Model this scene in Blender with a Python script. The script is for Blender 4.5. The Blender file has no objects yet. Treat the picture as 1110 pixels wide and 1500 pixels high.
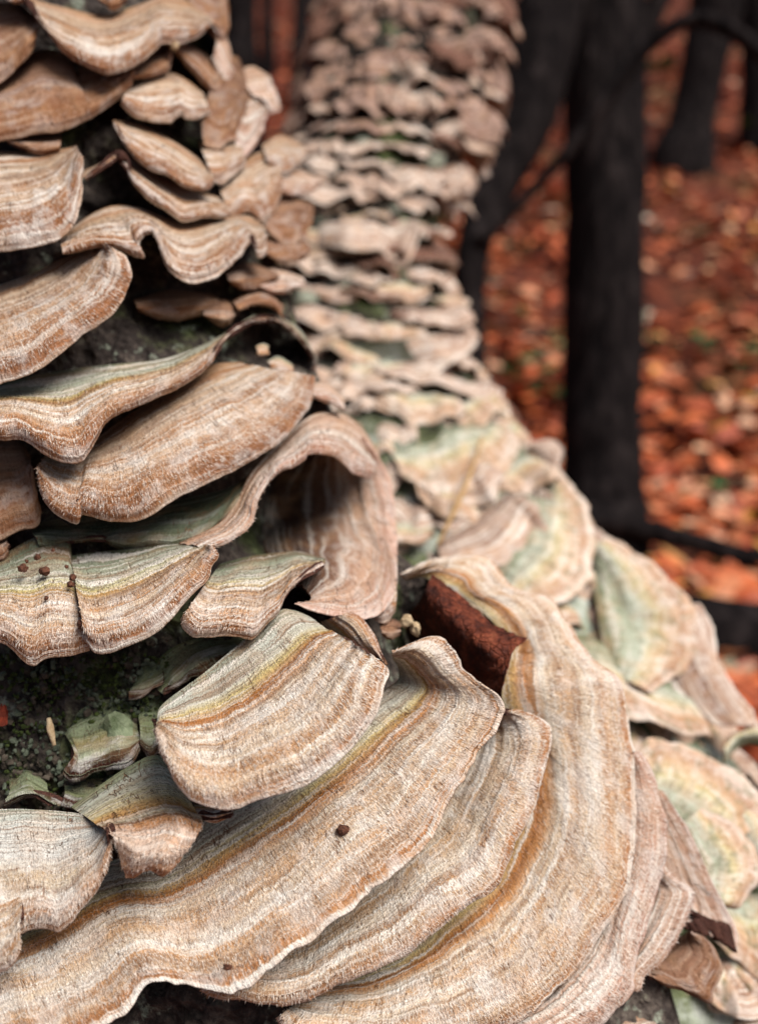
import bpy, bmesh, math, random
import numpy as np
from mathutils import Vector
from mathutils.bvhtree import BVHTree

random.seed(7)
RNG = np.random.default_rng(7)
SC = bpy.context.scene
COL = SC.collection

# ------------------------------------------------------------------ camera
F = 1299.0
PITCH = math.radians(15.0)
CAM = np.array((0.0, 0.0, 0.62))
FWD = np.array((0.0, math.cos(PITCH), -math.sin(PITCH)))
UP = np.array((0.0, math.sin(PITCH), math.cos(PITCH)))
RIGHT = np.array((1.0, 0.0, 0.0))
cd = bpy.data.cameras.new("camera")
cam = bpy.data.objects.new("camera", cd)
COL.objects.link(cam)
cam.location = CAM
cam.rotation_euler = (math.pi / 2 - PITCH, 0, 0)
cd.sensor_fit = 'VERTICAL'
cd.sensor_height = 24.0
cd.lens = 24.0 * F / 1500.0
cd.clip_start = 0.01
cd.clip_end = 2000
cd.dof.use_dof = True
cd.dof.focus_distance = 0.253
cd.dof.aperture_fstop = 4.2
SC.camera = cam

# ------------------------------------------------------------------ light
SUN_EL, SUN_AZ = math.radians(56), math.radians(128)      # azimuth clockwise from +Y
w = bpy.data.worlds.new("World")
SC.world = w
w.use_nodes = True
nt = w.node_tree
bgn = next(n for n in nt.nodes if n.type == 'BACKGROUND')
sky = nt.nodes.new('ShaderNodeTexSky')
sky.sky_type = 'NISHITA'
sky.sun_disc = False
sky.sun_elevation = SUN_EL
sky.sun_rotation = SUN_AZ
sky.air_density = 1.0
sky.dust_density = 4.0
nt.links.new(sky.outputs[0], bgn.inputs[0])
bgn.inputs[1].default_value = 0.055
sl = bpy.data.lights.new("sun", 'SUN')
sl.energy = 3.6
sl.angle = math.radians(35)
sl.color = (1.0, 0.97, 0.93)
so = bpy.data.objects.new("sun", sl)
COL.objects.link(so)
sd = Vector((math.sin(SUN_AZ) * math.cos(SUN_EL), math.cos(SUN_AZ) * math.cos(SUN_EL), math.sin(SUN_EL)))
so.rotation_euler = sd.to_track_quat('Z', 'Y').to_euler()
so.location = (2, -2, 5)
SC.view_settings.view_transform = 'Standard'
SC.view_settings.look = 'None'
SC.view_settings.exposure = 0.46
SC.view_settings.gamma = 1.0
SC.view_settings.use_curve_mapping = False
SC.render.engine = 'CYCLES'
SC.cycles.use_denoising = True
SC.cycles.max_bounces = 6

# ------------------------------------------------------------------ helpers
def P(px, py, d):
    """point in the world at depth d along the view axis, seen at pixel px,py of the 1110x1500 photograph"""
    px, py, d = np.broadcast_arrays(np.asarray(px, float), np.asarray(py, float), np.asarray(d, float))
    a = (px - 555.0) / F * d
    b = (750.0 - py) / F * d
    return CAM + d[..., None] * FWD + a[..., None] * RIGHT + b[..., None] * UP

def lin(c):
    c = np.array(c, float) / 255.0
    r = np.where(c <= 0.04045, c / 12.92, ((c + 0.055) / 1.055) ** 2.4)
    return (float(r[0]), float(r[1]), float(r[2]), 1.0)

def hash2(ix, iy, s):
    h = np.sin(ix * 127.1 + iy * 311.7 + s * 74.7) * 43758.5453
    return h - np.floor(h)

def vnoise(x, y, s=0.0):
    x = np.asarray(x, float); y = np.asarray(y, float)
    x, y = np.broadcast_arrays(x, y)
    ix, iy = np.floor(x), np.floor(y)
    fx, fy = x - ix, y - iy
    fx = fx * fx * (3 - 2 * fx); fy = fy * fy * (3 - 2 * fy)
    a = hash2(ix, iy, s); b = hash2(ix + 1, iy, s)
    c = hash2(ix, iy + 1, s); d = hash2(ix + 1, iy + 1, s)
    return (a * (1 - fx) + b * fx) * (1 - fy) + (c * (1 - fx) + d * fx) * fy * 1.0

def fbm(x, y, s=0.0, o=3):
    r, a, t = 0, 0.5, 0
    for i in range(o):
        r = r + a * vnoise(x * 2 ** i, y * 2 ** i, s + i * 7.3); t += a; a *= 0.5
    return r / t - 0.5

def cr(points, t):
    """uniform Catmull-Rom through points (n,k[,...]) at t in 0..1"""
    p = np.asarray(points, float)
    n = len(p)
    if n == 1: return np.repeat(p, len(t), 0)
    q = np.concatenate([[2 * p[0] - p[1]], p, [2 * p[-1] - p[-2]]])
    x = np.clip(np.asarray(t), 0, 1) * (n - 1)
    i = np.minimum(x.astype(int), n - 2)
    f = (x - i).reshape((-1,) + (1,) * (p.ndim - 1))
    a, b, c, d = q[i], q[i + 1], q[i + 2], q[i + 3]
    return 0.5 * (2 * b + (c - a) * f + (2 * a - 5 * b + 4 * c - d) * f ** 2 + (3 * b - a - 3 * c + d) * f ** 3)

def arclen_resample(pts, n):
    p = cr(pts, np.linspace(0, 1, 40 * len(pts)))
    s = np.concatenate([[0], np.cumsum(np.linalg.norm(np.diff(p[:, :2], axis=0), axis=1))])
    t = np.linspace(0, s[-1], n)
    return np.stack([np.interp(t, s, p[:, k]) for k in range(p.shape[1])], 1)

def grid_faces(nu, nv, off=0, flip=False):
    i, j = np.meshgrid(np.arange(nu - 1), np.arange(nv - 1), indexing='ij')
    a = i * nv + j
    q = np.stack([a, a + nv, a + nv + 1, a + 1], -1).reshape(-1, 4) + off
    return q[:, ::-1] if flip else q

def mesh_np(name, verts, faces, attrs=None, smooth=True):
    me = bpy.data.meshes.new(name)
    verts = np.asarray(verts, np.float32)
    faces = np.asarray(faces, np.int32)
    k = faces.shape[1]
    me.vertices.add(len(verts)); me.vertices.foreach_set("co", verts.ravel())
    me.loops.add(faces.size); me.loops.foreach_set("vertex_index", faces.ravel())
    me.polygons.add(len(faces))
    me.polygons.foreach_set("loop_start", np.arange(0, faces.size, k, dtype=np.int32))
    me.polygons.foreach_set("loop_total", np.full(len(faces), k, np.int32))
    me.polygons.foreach_set("use_smooth", np.full(len(faces), smooth, bool))
    me.update(calc_edges=True)
    for an, av in (attrs or {}).items():
        at = me.attributes.new(an, 'FLOAT', 'POINT')
        at.data.foreach_set("value", np.asarray(av, np.float32).ravel())
    me.validate()
    return me

def link(name, me, mat, parent=None):
    o = bpy.data.objects.new(name, me)
    COL.objects.link(o)
    if mat is not None:
        if me is not None and not me.materials: me.materials.append(mat)
    if parent is not None: o.parent = parent
    return o

def empty(name, loc=(0, 0, 0)):
    o = bpy.data.objects.new(name, None)
    o.empty_display_size = 0.01
    COL.objects.link(o)
    o.location = loc
    return o

def tag(o, label=None, cat=None, group=None, kind=None):
    if label: o["label"] = label
    if cat: o["category"] = cat
    if group: o["group"] = group
    if kind: o["kind"] = kind
    return o

# ------------------------------------------------------------------ node helpers
class NT:
    def __init__(s, name):
        s.m = bpy.data.materials.new(name); s.m.use_nodes = True
        s.t = s.m.node_tree
        s.b = next(n for n in s.t.nodes if n.type == 'BSDF_PRINCIPLED')
        s.b.inputs['Roughness'].default_value = 0.9
        s.b.inputs['Specular IOR Level'].default_value = 0.2
    def n(s, typ, **kw):
        x = s.t.nodes.new(typ)
        for k, v in kw.items(): setattr(x, k, v)
        return x
    def set(s, sock, v):
        if hasattr(v, 'is_linked') or hasattr(v, 'links'): s.t.links.new(v, sock)
        else: sock.default_value = v
    def attr(s, name):
        return s.n('ShaderNodeAttribute', attribute_name=name).outputs['Fac']
    def math(s, op, a, b=0.0, c=0.0, clamp=False):
        x = s.n('ShaderNodeMath', operation=op, use_clamp=clamp)
        s.set(x.inputs[0], a); s.set(x.inputs[1], b); s.set(x.inputs[2], c)
        return x.outputs[0]
    def comb(s, a, b, c=0.0):
        x = s.n('ShaderNodeCombineXYZ')
        for i, v in enumerate((a, b, c)): s.set(x.inputs[i], v)
        return x.outputs[0]
    def noise(s, vec, scale=1.0, detail=2.0, rough=0.5, dist=0.0, col=False):
        x = s.n('ShaderNodeTexNoise')
        s.set(x.inputs['Vector'], vec)
        x.inputs['Scale'].default_value = scale
        x.inputs['Detail'].default_value = detail
        x.inputs['Roughness'].default_value = rough
        x.inputs['Distortion'].default_value = dist
        return x.outputs['Color' if col else 'Fac']
    def voro(s, vec, scale, feature='F1', out='Distance'):
        x = s.n('ShaderNodeTexVoronoi', feature=feature)
        s.set(x.inputs['Vector'], vec); x.inputs['Scale'].default_value = scale
        return x.outputs[out]
    def ramp(s, fac, stops, interp='LINEAR'):
        x = s.n('ShaderNodeValToRGB'); r = x.color_ramp; r.interpolation = interp
        while len(r.elements) > 1: r.elements.remove(r.elements[-1])
        for i, (p, c) in enumerate(stops):
            e = r.elements[0] if i == 0 else r.elements.new(p)
            e.position = p; e.color = c if len(c) == 4 else lin(c)
        s.set(x.inputs[0], fac)
        return x.outputs[0]
    def mix(s, fac, a, b, mode='MIX'):
        x = s.n('ShaderNodeMix', data_type='RGBA', blend_type=mode)
        s.set(x.inputs[0], fac); s.set(x.inputs[6], a); s.set(x.inputs[7], b)
        return x.outputs[2]
    def mr(s, v, a, b, c=0.0, d=1.0, smooth=False):
        x = s.n('ShaderNodeMapRange')
        if smooth: x.interpolation_type = 'SMOOTHSTEP'
        s.set(x.inputs[0], v)
        for i, q in enumerate((a, b, c, d)): x.inputs[i + 1].default_value = q
        return x.outputs[0]
    def bump(s, h, strength, dist, prev=None):
        x = s.n('ShaderNodeBump')
        x.inputs['Strength'].default_value = strength; x.inputs['Distance'].default_value = dist
        s.set(x.inputs['Height'], h)
        if prev is not None: s.t.links.new(prev, x.inputs['Normal'])
        return x.outputs[0]
    def done(s, color, normal=None, rough=None):
        s.set(s.b.inputs['Base Color'], color)
        if normal is not None: s.t.links.new(normal, s.b.inputs['Normal'])
        if rough is not None: s.set(s.b.inputs['Roughness'], rough)
        return s.m
    def pos(s):
        return s.n('ShaderNodeTexCoord').outputs['Object']

def cap_material(name, stops, streak=1.0, bandamt=1.0, hair_c=(236, 228, 216), dark_c=(128, 84, 52), bandf=17.0, fine=True, algae=0.0, white=0.44):
    """velvety zoned cap: um = cm along the rim, vm = cm from the attachment, vv = 0..1, sd = seed"""
    N = NT(name)
    um, vm, vv, sd = N.attr('um'), N.attr('vm'), N.attr('vv'), N.attr('sd')
    # wandering zone lines
    wv = N.noise(N.comb(N.math('MULTIPLY', um, 0.55), N.math('MULTIPLY', vm, 0.5), sd), 1.0, 3.0)
    wv2 = N.noise(N.comb(N.math('MULTIPLY', um, 4.0), N.math('MULTIPLY', vm, 2.5), sd), 1.0, 2.0)
    v2 = N.math('ADD', vv, N.math('MULTIPLY', N.math('SUBTRACT', wv, 0.5), 0.10))
    v2 = N.math('ADD', v2, N.math('MULTIPLY', N.math('SUBTRACT', wv2, 0.5), 0.022))
    # hair jitter moves every zone line into teeth
    hj = N.noise(N.comb(N.math('MULTIPLY', um, 15.0), N.math('MULTIPLY', vm, 1.6), sd), 1.0, 1.0)
    v3 = N.math('ADD', v2, N.math('MULTIPLY', N.math('SUBTRACT', hj, 0.5), 0.028))
    base = N.ramp(v3, stops)
    # concentric bands of changing strength
    bn = N.noise(N.comb(N.math('MULTIPLY', v3, bandf), N.math('MULTIPLY', um, 0.10), sd), 1.0, 3.0, 0.6)
    bl = N.mr(bn, 0.53, 0.63, 0.0, 0.85 * bandamt, True)
    bd = N.mr(bn, 0.47, 0.38, 0.0, 0.95 * bandamt, True)
    c = N.mix(bl, base, lin(hair_c))
    c = N.mix(N.math('MULTIPLY', bd, 0.6), c, lin(dark_c))
    fl = N.noise(N.comb(N.math('MULTIPLY', v3, bandf * 2.6), N.math('MULTIPLY', um, 0.16), N.math('ADD', sd, 2.0)), 1.0, 2.0, 0.6)
    c = N.mix(N.mr(fl, 0.46, 0.36, 0, 0.36 * bandamt, True), c, lin(dark_c))
    c = N.mix(N.mr(fl, 0.55, 0.63, 0, 0.5 * bandamt, True), c, lin(hair_c))
    # felt of radial hairs
    st = N.noise(N.comb(N.math('MULTIPLY', um, 18.0), N.math('MULTIPLY', vm, 3.6), sd), 1.0, 3.0, 0.65, 0.6)
    pat = N.noise(N.comb(N.math('MULTIPLY', um, 1.3), N.math('MULTIPLY', vm, 2.6), N.math('ADD', sd, 3.0)), 1.0, 3.0)
    amt = N.mr(pat, 0.3, 0.68, 0.25, 1.0, True)
    zone = N.mr(v2, 0.18, 0.45, 0.35, 1.0, True)
    amt = N.math('MULTIPLY', amt, zone)
    amt = N.math('MULTIPLY', amt, N.mr(v2, 0.42, 0.52, 0.55, 1.0, True))
    hl = N.math('MULTIPLY', N.mr(st, 0.52, 0.66, 0, 0.8 * streak, True), amt)
    hd = N.math('MULTIPLY', N.mr(st, 0.47, 0.32, 0, 0.8 * streak, True), amt)
    c = N.mix(hl, c, lin(hair_c))
    c = N.mix(hd, c, lin(dark_c))
    wh = N.noise(N.comb(N.math('MULTIPLY', um, 1.0), N.math('MULTIPLY', v3, bandf * 0.4), N.math('ADD', sd, 5.0)), 1.0, 4.0, 0.65)
    c = N.mix(N.math('MULTIPLY', N.mr(wh, 0.47, 0.62, 0, white, True), N.math('MULTIPLY', zone, N.mr(v2, 0.44, 0.54, 0.12, 1.0, True))), c, lin((232, 228, 222)))
    ck = N.noise(N.comb(N.math('MULTIPLY', um, 2.6), N.math('MULTIPLY', vm, 0.35), N.math('ADD', sd, 7.0)), 1.0, 3.0, 0.6)
    ck = N.math('ABSOLUTE', N.math('SUBTRACT', ck, 0.5))
    ckm = N.math('MULTIPLY', N.mr(ck, 0.012, 0.003, 0, 0.75), N.mr(pat, 0.5, 0.62, 0, 1.0, True))
    c = N.mix(ckm, c, lin((120, 76, 50)))
    # blotches, granular inner zone, specks
    bl2 = N.noise(N.comb(N.math('MULTIPLY', um, 0.8), N.math('MULTIPLY', vm, 0.9), N.math('ADD', sd, 9.0)), 1.0, 4.0)
    c = N.mix(N.mr(bl2, 0.45, 0.7, 0, 0.3, True), c, lin((196, 152, 112)))
    if algae:
        al = N.noise(N.comb(N.math('MULTIPLY', um, 1.6), N.math('MULTIPLY', vm, 1.9), N.math('ADD', sd, 15.0)), 1.0, 6.0, 0.7)
        c = N.mix(N.mr(al, 0.52, 0.62, 0, algae, True), c, lin((98, 104, 76)))
        c = N.mix(N.mr(al, 0.44, 0.34, 0, algae, True), c, lin((196, 184, 168)))
    gr = N.noise(N.comb(N.math('MULTIPLY', um, 16.0), N.math('MULTIPLY', vm, 16.0), sd), 1.0, 2.0)
    c = N.mix(N.math('MULTIPLY', N.mr(gr, 0.52, 0.30, 0, 0.62, True), N.mr(v2, 0.3, 0.5, 1.0, 0.45, True)), c, lin((92, 74, 58)))
    hr = N.attr('hr')
    hz = N.mr(v2, 0.3, 0.55, 0.25, 1.0, True)
    c = N.mix(N.math('MULTIPLY', N.mr(hr, 0.45, 1.0, 0, 0.75), hz), c, lin(hair_c))
    c = N.mix(N.math('MULTIPLY', N.math('GREATER_THAN', hr, 0.01), N.mr(hr, 0.40, 0.02, 0, 0.6)), c, lin(dark_c))
    sp = N.voro(N.comb(um, vm, sd), 3.1)
    c = N.mix(N.mr(sp, 0.045, 0.03, 0, 0.9), c, lin((38, 26, 20)))
    h = N.math('ADD', N.math('MULTIPLY', st, 0.7), N.math('MULTIPLY', gr, 0.3))
    h = N.math('ADD', h, N.math('ADD', N.math('MULTIPLY', bn, 0.9), N.math('MULTIPLY', fl, 0.8)))
    h = N.math('SUBTRACT', h, N.math('MULTIPLY', ckm, 0.8))
    nrm = N.bump(h, 0.9, 0.0011) if fine else N.bump(bn, 0.6, 0.001)
    N.b.inputs['Specular IOR Level'].default_value = 0.1
    return N.done(c, nrm, 0.95)

M = {}
M['pale'] = cap_material('pale_cap', [(0.0, (150, 158, 136)), (0.12, (198, 200, 186)), (0.24, (206, 200, 178)), (0.30, (204, 182, 122)),
    (0.35, (196, 150, 92)), (0.39, (176, 108, 48)), (0.44, (196, 142, 92)), (0.50, (216, 198, 174)), (0.60, (198, 158, 118)), (0.70, (220, 202, 178)), (0.80, (194, 148, 106)),
    (0.86, (212, 186, 156)), (0.95, (178, 122, 78)), (0.985, (188, 142, 104)), (1.0, (222, 204, 188))])
M['shelf'] = cap_material('shelf_cap', [(0.0, (163, 122, 87)), (0.10, (182, 144, 109)), (0.2, (167, 118, 80)), (0.28, (191, 162, 133)), (0.42, (197, 171, 146)),
    (0.55, (172, 126, 88)), (0.66, (193, 160, 130)), (0.80, (165, 117, 80)), (0.92, (148, 97, 62)), (0.975, (163, 113, 80)), (1.0, (210, 185, 163))], dark_c=(102, 63, 40), bandamt=0.75, white=0.4)  # tan lowered overall: shade from overhead neighbours is put into the colour
M['green'] = cap_material('green_cap', [(0.0, (96, 106, 82)), (0.12, (148, 154, 132)), (0.26, (184, 186, 166)), (0.34, (196, 182, 122)), (0.40, (190, 148, 92)),
    (0.45, (206, 178, 148)), (0.56, (190, 142, 98)), (0.64, (214, 192, 166)), (0.76, (186, 138, 98)), (0.88, (160, 106, 68)), (0.97, (150, 98, 66)), (1.0, (216, 186, 160))], dark_c=(112, 70, 44), white=0.4)
M['shell'] = cap_material('shell_cap', [(0.0, (120, 128, 96)), (0.2, (186, 188, 168)), (0.36, (198, 184, 132)), (0.46, (196, 146, 84)), (0.53, (206, 190, 160)), (0.585, (120, 82, 56)), (0.62, (190, 136, 92)), (0.72, (202, 160, 128)), (0.85, (206, 170, 142)), (0.96, (176, 120, 80)), (1.0, (206, 160, 124))], streak=0.6, bandamt=0.4, white=0.3)
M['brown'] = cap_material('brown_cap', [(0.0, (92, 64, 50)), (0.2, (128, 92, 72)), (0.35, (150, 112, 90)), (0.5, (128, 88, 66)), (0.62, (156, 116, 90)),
    (0.75, (132, 88, 62)), (0.88, (150, 104, 72)), (0.97, (144, 98, 70)), (1.0, (186, 152, 128))], streak=0.7, bandamt=0.4, white=0.2, hair_c=(196, 168, 144), dark_c=(88, 56, 42))  # brown caps, stops darkened further to paint in the dim upper-left shading
M['pink'] = cap_material('pinkish_cap', [(0.0, (178, 140, 112)), (0.25, (196, 158, 134)), (0.5, (206, 172, 150)), (0.75, (194, 154, 132)), (0.9, (184, 140, 120)), (1.0, (206, 168, 152))])
M['white'] = cap_material('whitish_cap', [(0.0, (150, 156, 140)), (0.15, (200, 200, 192)), (0.45, (212, 208, 200)), (0.6, (198, 176, 146)), (0.7, (206, 196, 180)),
    (0.82, (190, 146, 112)), (0.95, (180, 132, 98)), (1.0, (214, 190, 170))])
M['old'] = cap_material('mossy_old_cap', [(0.0, (84, 96, 64)), (0.3, (140, 150, 116)), (0.55, (118, 122, 80)), (0.74, (162, 166, 142)), (0.80, (84, 62, 44)), (0.86, (66, 30, 24)), (1.0, (52, 22, 20))],
    streak=0.5, bandamt=0.5, hair_c=(160, 166, 140), dark_c=(52, 56, 34))
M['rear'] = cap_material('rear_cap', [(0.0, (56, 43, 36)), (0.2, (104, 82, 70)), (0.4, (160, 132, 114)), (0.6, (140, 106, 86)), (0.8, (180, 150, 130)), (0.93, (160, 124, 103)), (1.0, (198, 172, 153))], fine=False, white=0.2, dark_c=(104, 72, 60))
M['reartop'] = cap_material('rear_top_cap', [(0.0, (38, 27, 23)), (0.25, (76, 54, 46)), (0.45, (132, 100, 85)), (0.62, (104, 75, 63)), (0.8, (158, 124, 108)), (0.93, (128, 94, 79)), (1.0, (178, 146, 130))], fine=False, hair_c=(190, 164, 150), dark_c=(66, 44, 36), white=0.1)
M['rearpale'] = cap_material('rear_pale_cap', [(0.0, (92, 100, 72)), (0.2, (140, 150, 124)), (0.42, (178, 184, 166)), (0.55, (184, 170, 124)), (0.7, (184, 150, 116)), (0.86, (172, 134, 108)), (1.0, (198, 168, 144))], fine=False, white=0.3, bandamt=0.45, bandf=9.0, algae=0.55)

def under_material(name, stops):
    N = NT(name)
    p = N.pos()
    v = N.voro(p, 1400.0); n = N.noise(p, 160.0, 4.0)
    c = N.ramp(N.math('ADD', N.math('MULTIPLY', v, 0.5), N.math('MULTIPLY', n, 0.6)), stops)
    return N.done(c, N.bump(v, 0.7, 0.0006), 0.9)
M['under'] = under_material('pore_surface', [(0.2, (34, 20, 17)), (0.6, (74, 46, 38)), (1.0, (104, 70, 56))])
M['under_pale'] = under_material('pale_pore_surface', [(0.2, (62, 40, 33)), (0.6, (116, 82, 68)), (1.0, (150, 114, 96))])

def bark_material(name, stops, moss=0.5, scale=60.0, crust=False):
    N = NT(name)
    p = N.pos()
    n1 = N.noise(p, scale, 6.0, 0.65); n2 = N.noise(p, scale * 4, 4.0, 0.7); v = N.voro(p, scale * 5)
    f = N.math('ADD', N.math('MULTIPLY', n1, 0.55), N.math('MULTIPLY', n2, 0.45))
    c = N.ramp(f, stops)
    ms = N.noise(p, scale * 0.5, 5.0, 0.6)
    green = N.ramp(n2, [(0.3, (30, 38, 18)), (0.55, (74, 88, 44)), (0.75, (112, 124, 78))])
    c = N.mix(N.mr(ms, 0.52, 0.66, 0, moss, True), c, green)
    li = N.noise(p, scale * 1.7, 5.0, 0.7)
    c = N.mix(N.mr(li, 0.57, 0.66, 0, 0.7, True), c, lin((152, 160, 142)))
    if crust:                                                   # pale lichen crust on the root flare
        sx = N.n('ShaderNodeSeparateXYZ'); N.t.links.new(p, sx.inputs[0])
        k = N.mr(N.math('ADD', sx.outputs[2], N.math('MULTIPLY', ms, 0.12)), 0.66, 0.52, 0, 1.0, True)
        c2 = N.ramp(N.noise(p, scale * 1.3, 6.0, 0.7), [(0.32, (52, 56, 34)), (0.45, (112, 120, 84)), (0.56, (176, 182, 166)), (0.72, (212, 212, 204))])
        c = N.mix(N.math('MULTIPLY', k, 0.85), c, c2)
    h = N.math('ADD', f, N.math('MULTIPLY', v, 0.5))
    return N.done(c, N.bump(h, 1.0, 0.004), 0.95)
M['bark'] = bark_material('dark_bark', [(0.3, (26, 22, 21)), (0.48, (62, 54, 50)), (0.6, (96, 86, 78)), (0.75, (140, 134, 122))], moss=0.7)
M['bark_rear'] = bark_material('rear_bark', [(0.3, (16, 13, 12)), (0.5, (40, 33, 29)), (0.64, (78, 72, 62)), (0.8, (150, 148, 136))], moss=0.8, scale=34.0, crust=True)

def tree_material():
    N = NT('forest_bark')
    tc = N.pos()
    mp = N.n('ShaderNodeMapping'); mp.inputs['Scale'].default_value = (1, 1, 0.18); N.t.links.new(tc, mp.inputs[0])
    n = N.noise(mp.outputs[0], 38.0, 5.0, 0.65)
    c = N.ramp(n, [(0.3, (14, 12, 13)), (0.52, (29, 25, 25)), (0.72, (56, 49, 48))])
    N.b.inputs['Specular IOR Level'].default_value = 0.03
    return N.done(c, N.bump(n, 1.0, 0.02), 0.95)
M['tree'] = tree_material()

def litter_material(name, spread):
    N = NT(name)
    if spread == 'obj':
        r = N.n('ShaderNodeObjectInfo').outputs['Random']
    else:
        r = N.attr('rnd')
    c = N.ramp(r, [(0.0, (92, 42, 26)), (0.14, (150, 66, 38)), (0.30, (188, 88, 46)), (0.46, (212, 110, 58)), (0.6, (164, 80, 48)), (0.70, (214, 136, 92)), (0.80, (224, 178, 144)), (0.88, (222, 154, 54)), (0.93, (214, 190, 174)), (0.97, (110, 116, 62)), (1.0, (84, 54, 40))])
    p = N.pos()
    n = N.noise(p, 70.0, 4.0)
    c = N.mix(N.mr(n, 0.55, 0.3, 0, 0.5), c, lin((70, 32, 20)))
    N.b.inputs['Specular IOR Level'].default_value = 0.5
    return N.done(c, N.bump(n, 0.4, 0.004), 0.55)
M['leafobj'] = litter_material('fallen_leaf', 'obj')
M['leafmass'] = litter_material('leaf_mass', 'attr')

def soil_material():
    N = NT('forest_soil')
    p = N.pos()
    n = N.noise(p, 9.0, 8.0, 0.7); n2 = N.noise(p, 1.1, 4.0)
    c = N.ramp(n, [(0.3, (30, 17, 12)), (0.5, (84, 40, 26)), (0.62, (128, 62, 38)), (0.8, (96, 84, 50))])
    c = N.mix(N.mr(n2, 0.55, 0.7, 0, 0.6), c, lin((72, 64, 36)))
    return N.done(c, N.bump(n, 0.8, 0.03), 0.95)
M['soil'] = soil_material()

def plain(name, c1, c2, scale=300.0, bump=0.001, rough=0.85):
    N = NT(name); p = N.pos(); n = N.noise(p, scale, 5.0, 0.65)
    return N.done(N.ramp(n, [(0.32, c1), (0.68, c2)]), N.bump(n, 0.7, bump), rough)
def dead_leaf_material():
    N = NT('dead_leaf'); p = N.pos()
    n = N.noise(p, 170.0, 6.0, 0.7); n2 = N.noise(p, 900.0, 3.0); v = N.voro(p, 330.0, 'DISTANCE_TO_EDGE')
    c = N.ramp(n, [(0.30, (34, 15, 12)), (0.45, (78, 36, 24)), (0.58, (118, 58, 38)), (0.72, (146, 84, 58))])
    c = N.mix(N.mr(v, 0.03, 0.0, 0, 0.6), c, lin((44, 22, 16)))
    h = N.math('ADD', N.math('ADD', n, N.math('MULTIPLY', n2, 0.4)), N.math('MULTIPLY', N.math('MINIMUM', v, 0.12), 3.0))
    return N.done(c, N.bump(h, 1.0, 0.0016), 0.65)
M['deadleaf'] = dead_leaf_material()
M['redleaf'] = plain('red_leaf', (70, 28, 20), (128, 52, 32))
M['orangeleaf'] = plain('orange_leaf', (120, 52, 30), (172, 88, 56))
M['crumb'] = plain('dark_crumb', (48, 30, 24), (112, 72, 54), 900.0)
M['flake'] = plain('bark_flake', (40, 34, 30), (98, 88, 76), 300.0)
M['lichen'] = plain('lichen_crumb', (46, 52, 40), (112, 120, 102), 160.0)
M['straw'] = plain('dry_straw', (150, 112, 70), (196, 162, 112))
M['palewood'] = plain('pale_splinter', (150, 124, 92), (206, 184, 150))
M['moss'] = plain('moss', (26, 34, 14), (78, 90, 44), 200.0)
M['knob'] = plain('pale_lichen', (84, 98, 66), (148, 158, 128), 260.0, 0.002)
M['herb'] = plain('herb_leaf', (26, 74, 44), (64, 112, 62), 60.0)

# ------------------------------------------------------------------ setting: ground
def gz(x, y):
    x = np.asarray(x, float); y = np.asarray(y, float)
    t = np.clip(y - 1.8, 0, None)
    rise = 0.36 * (np.sqrt(t * t + 0.5) - math.sqrt(0.5))
    rise = np.where(rise > 14, 14 + (rise - 14) * 0.1, rise)
    return rise + 0.05 * (vnoise(x * 0.9 + 50, y * 0.9 + 50, 1) - 0.5) + 0.02 * (vnoise(x * 4, y * 4, 2) - 0.5)

def axis_vals(lim, n):
    t = np.linspace(-1, 1, n)
    return np.sign(t) * lim * np.abs(t) ** 3.2
gx, gy = np.meshgrid(axis_vals(400, 141), axis_vals(400, 141) + 3.0, indexing='ij')
g = mesh_np('forest_floor', np.stack([gx, gy, gz(gx, gy)], -1).reshape(-1, 3), grid_faces(141, 141))
tag(link('ground', g, M['soil']), kind='structure')

# ------------------------------------------------------------------ trunks
def interp(x, xs, ys): return np.interp(x, xs, ys)
XS_Y = [-600, -300, 0, 300, 500, 700, 800, 900, 1000, 1200, 1500, 1900]
XS_X = [250, 290, 312, 372, 440, 520, 560, 700, 850, 905, 990, 1050]
D0_Y = [-600, -300, 0, 300, 600, 900, 1200, 1500, 1900]
D0_D = [0.44, 0.405, 0.366, 0.328, 0.299, 0.280, 0.267, 0.258, 0.252]
def sil(py): return interp(py, XS_Y, XS_X)
def D0(px, py):
    s = np.clip(np.asarray(px, float) / sil(py), 0, 1.25)
    return interp(py, D0_Y, D0_D) + interp(py, [0, 700, 1000, 1500], [0.062, 0.055, 0.034, 0.034]) * s ** 3

def close_loop_tube(name, rings):
    R = np.asarray(rings)                       # (rows, n, 3)
    nr, n = R.shape[:2]
    V = R.reshape(-1, 3)
    i, j = np.meshgrid(np.arange(nr - 1), np.arange(n), indexing='ij')
    a = i * n + j; b = i * n + (j + 1) % n
    return mesh_np(name, V, np.stack([a, b, b + n, a + n], -1).reshape(-1, 4))

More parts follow.
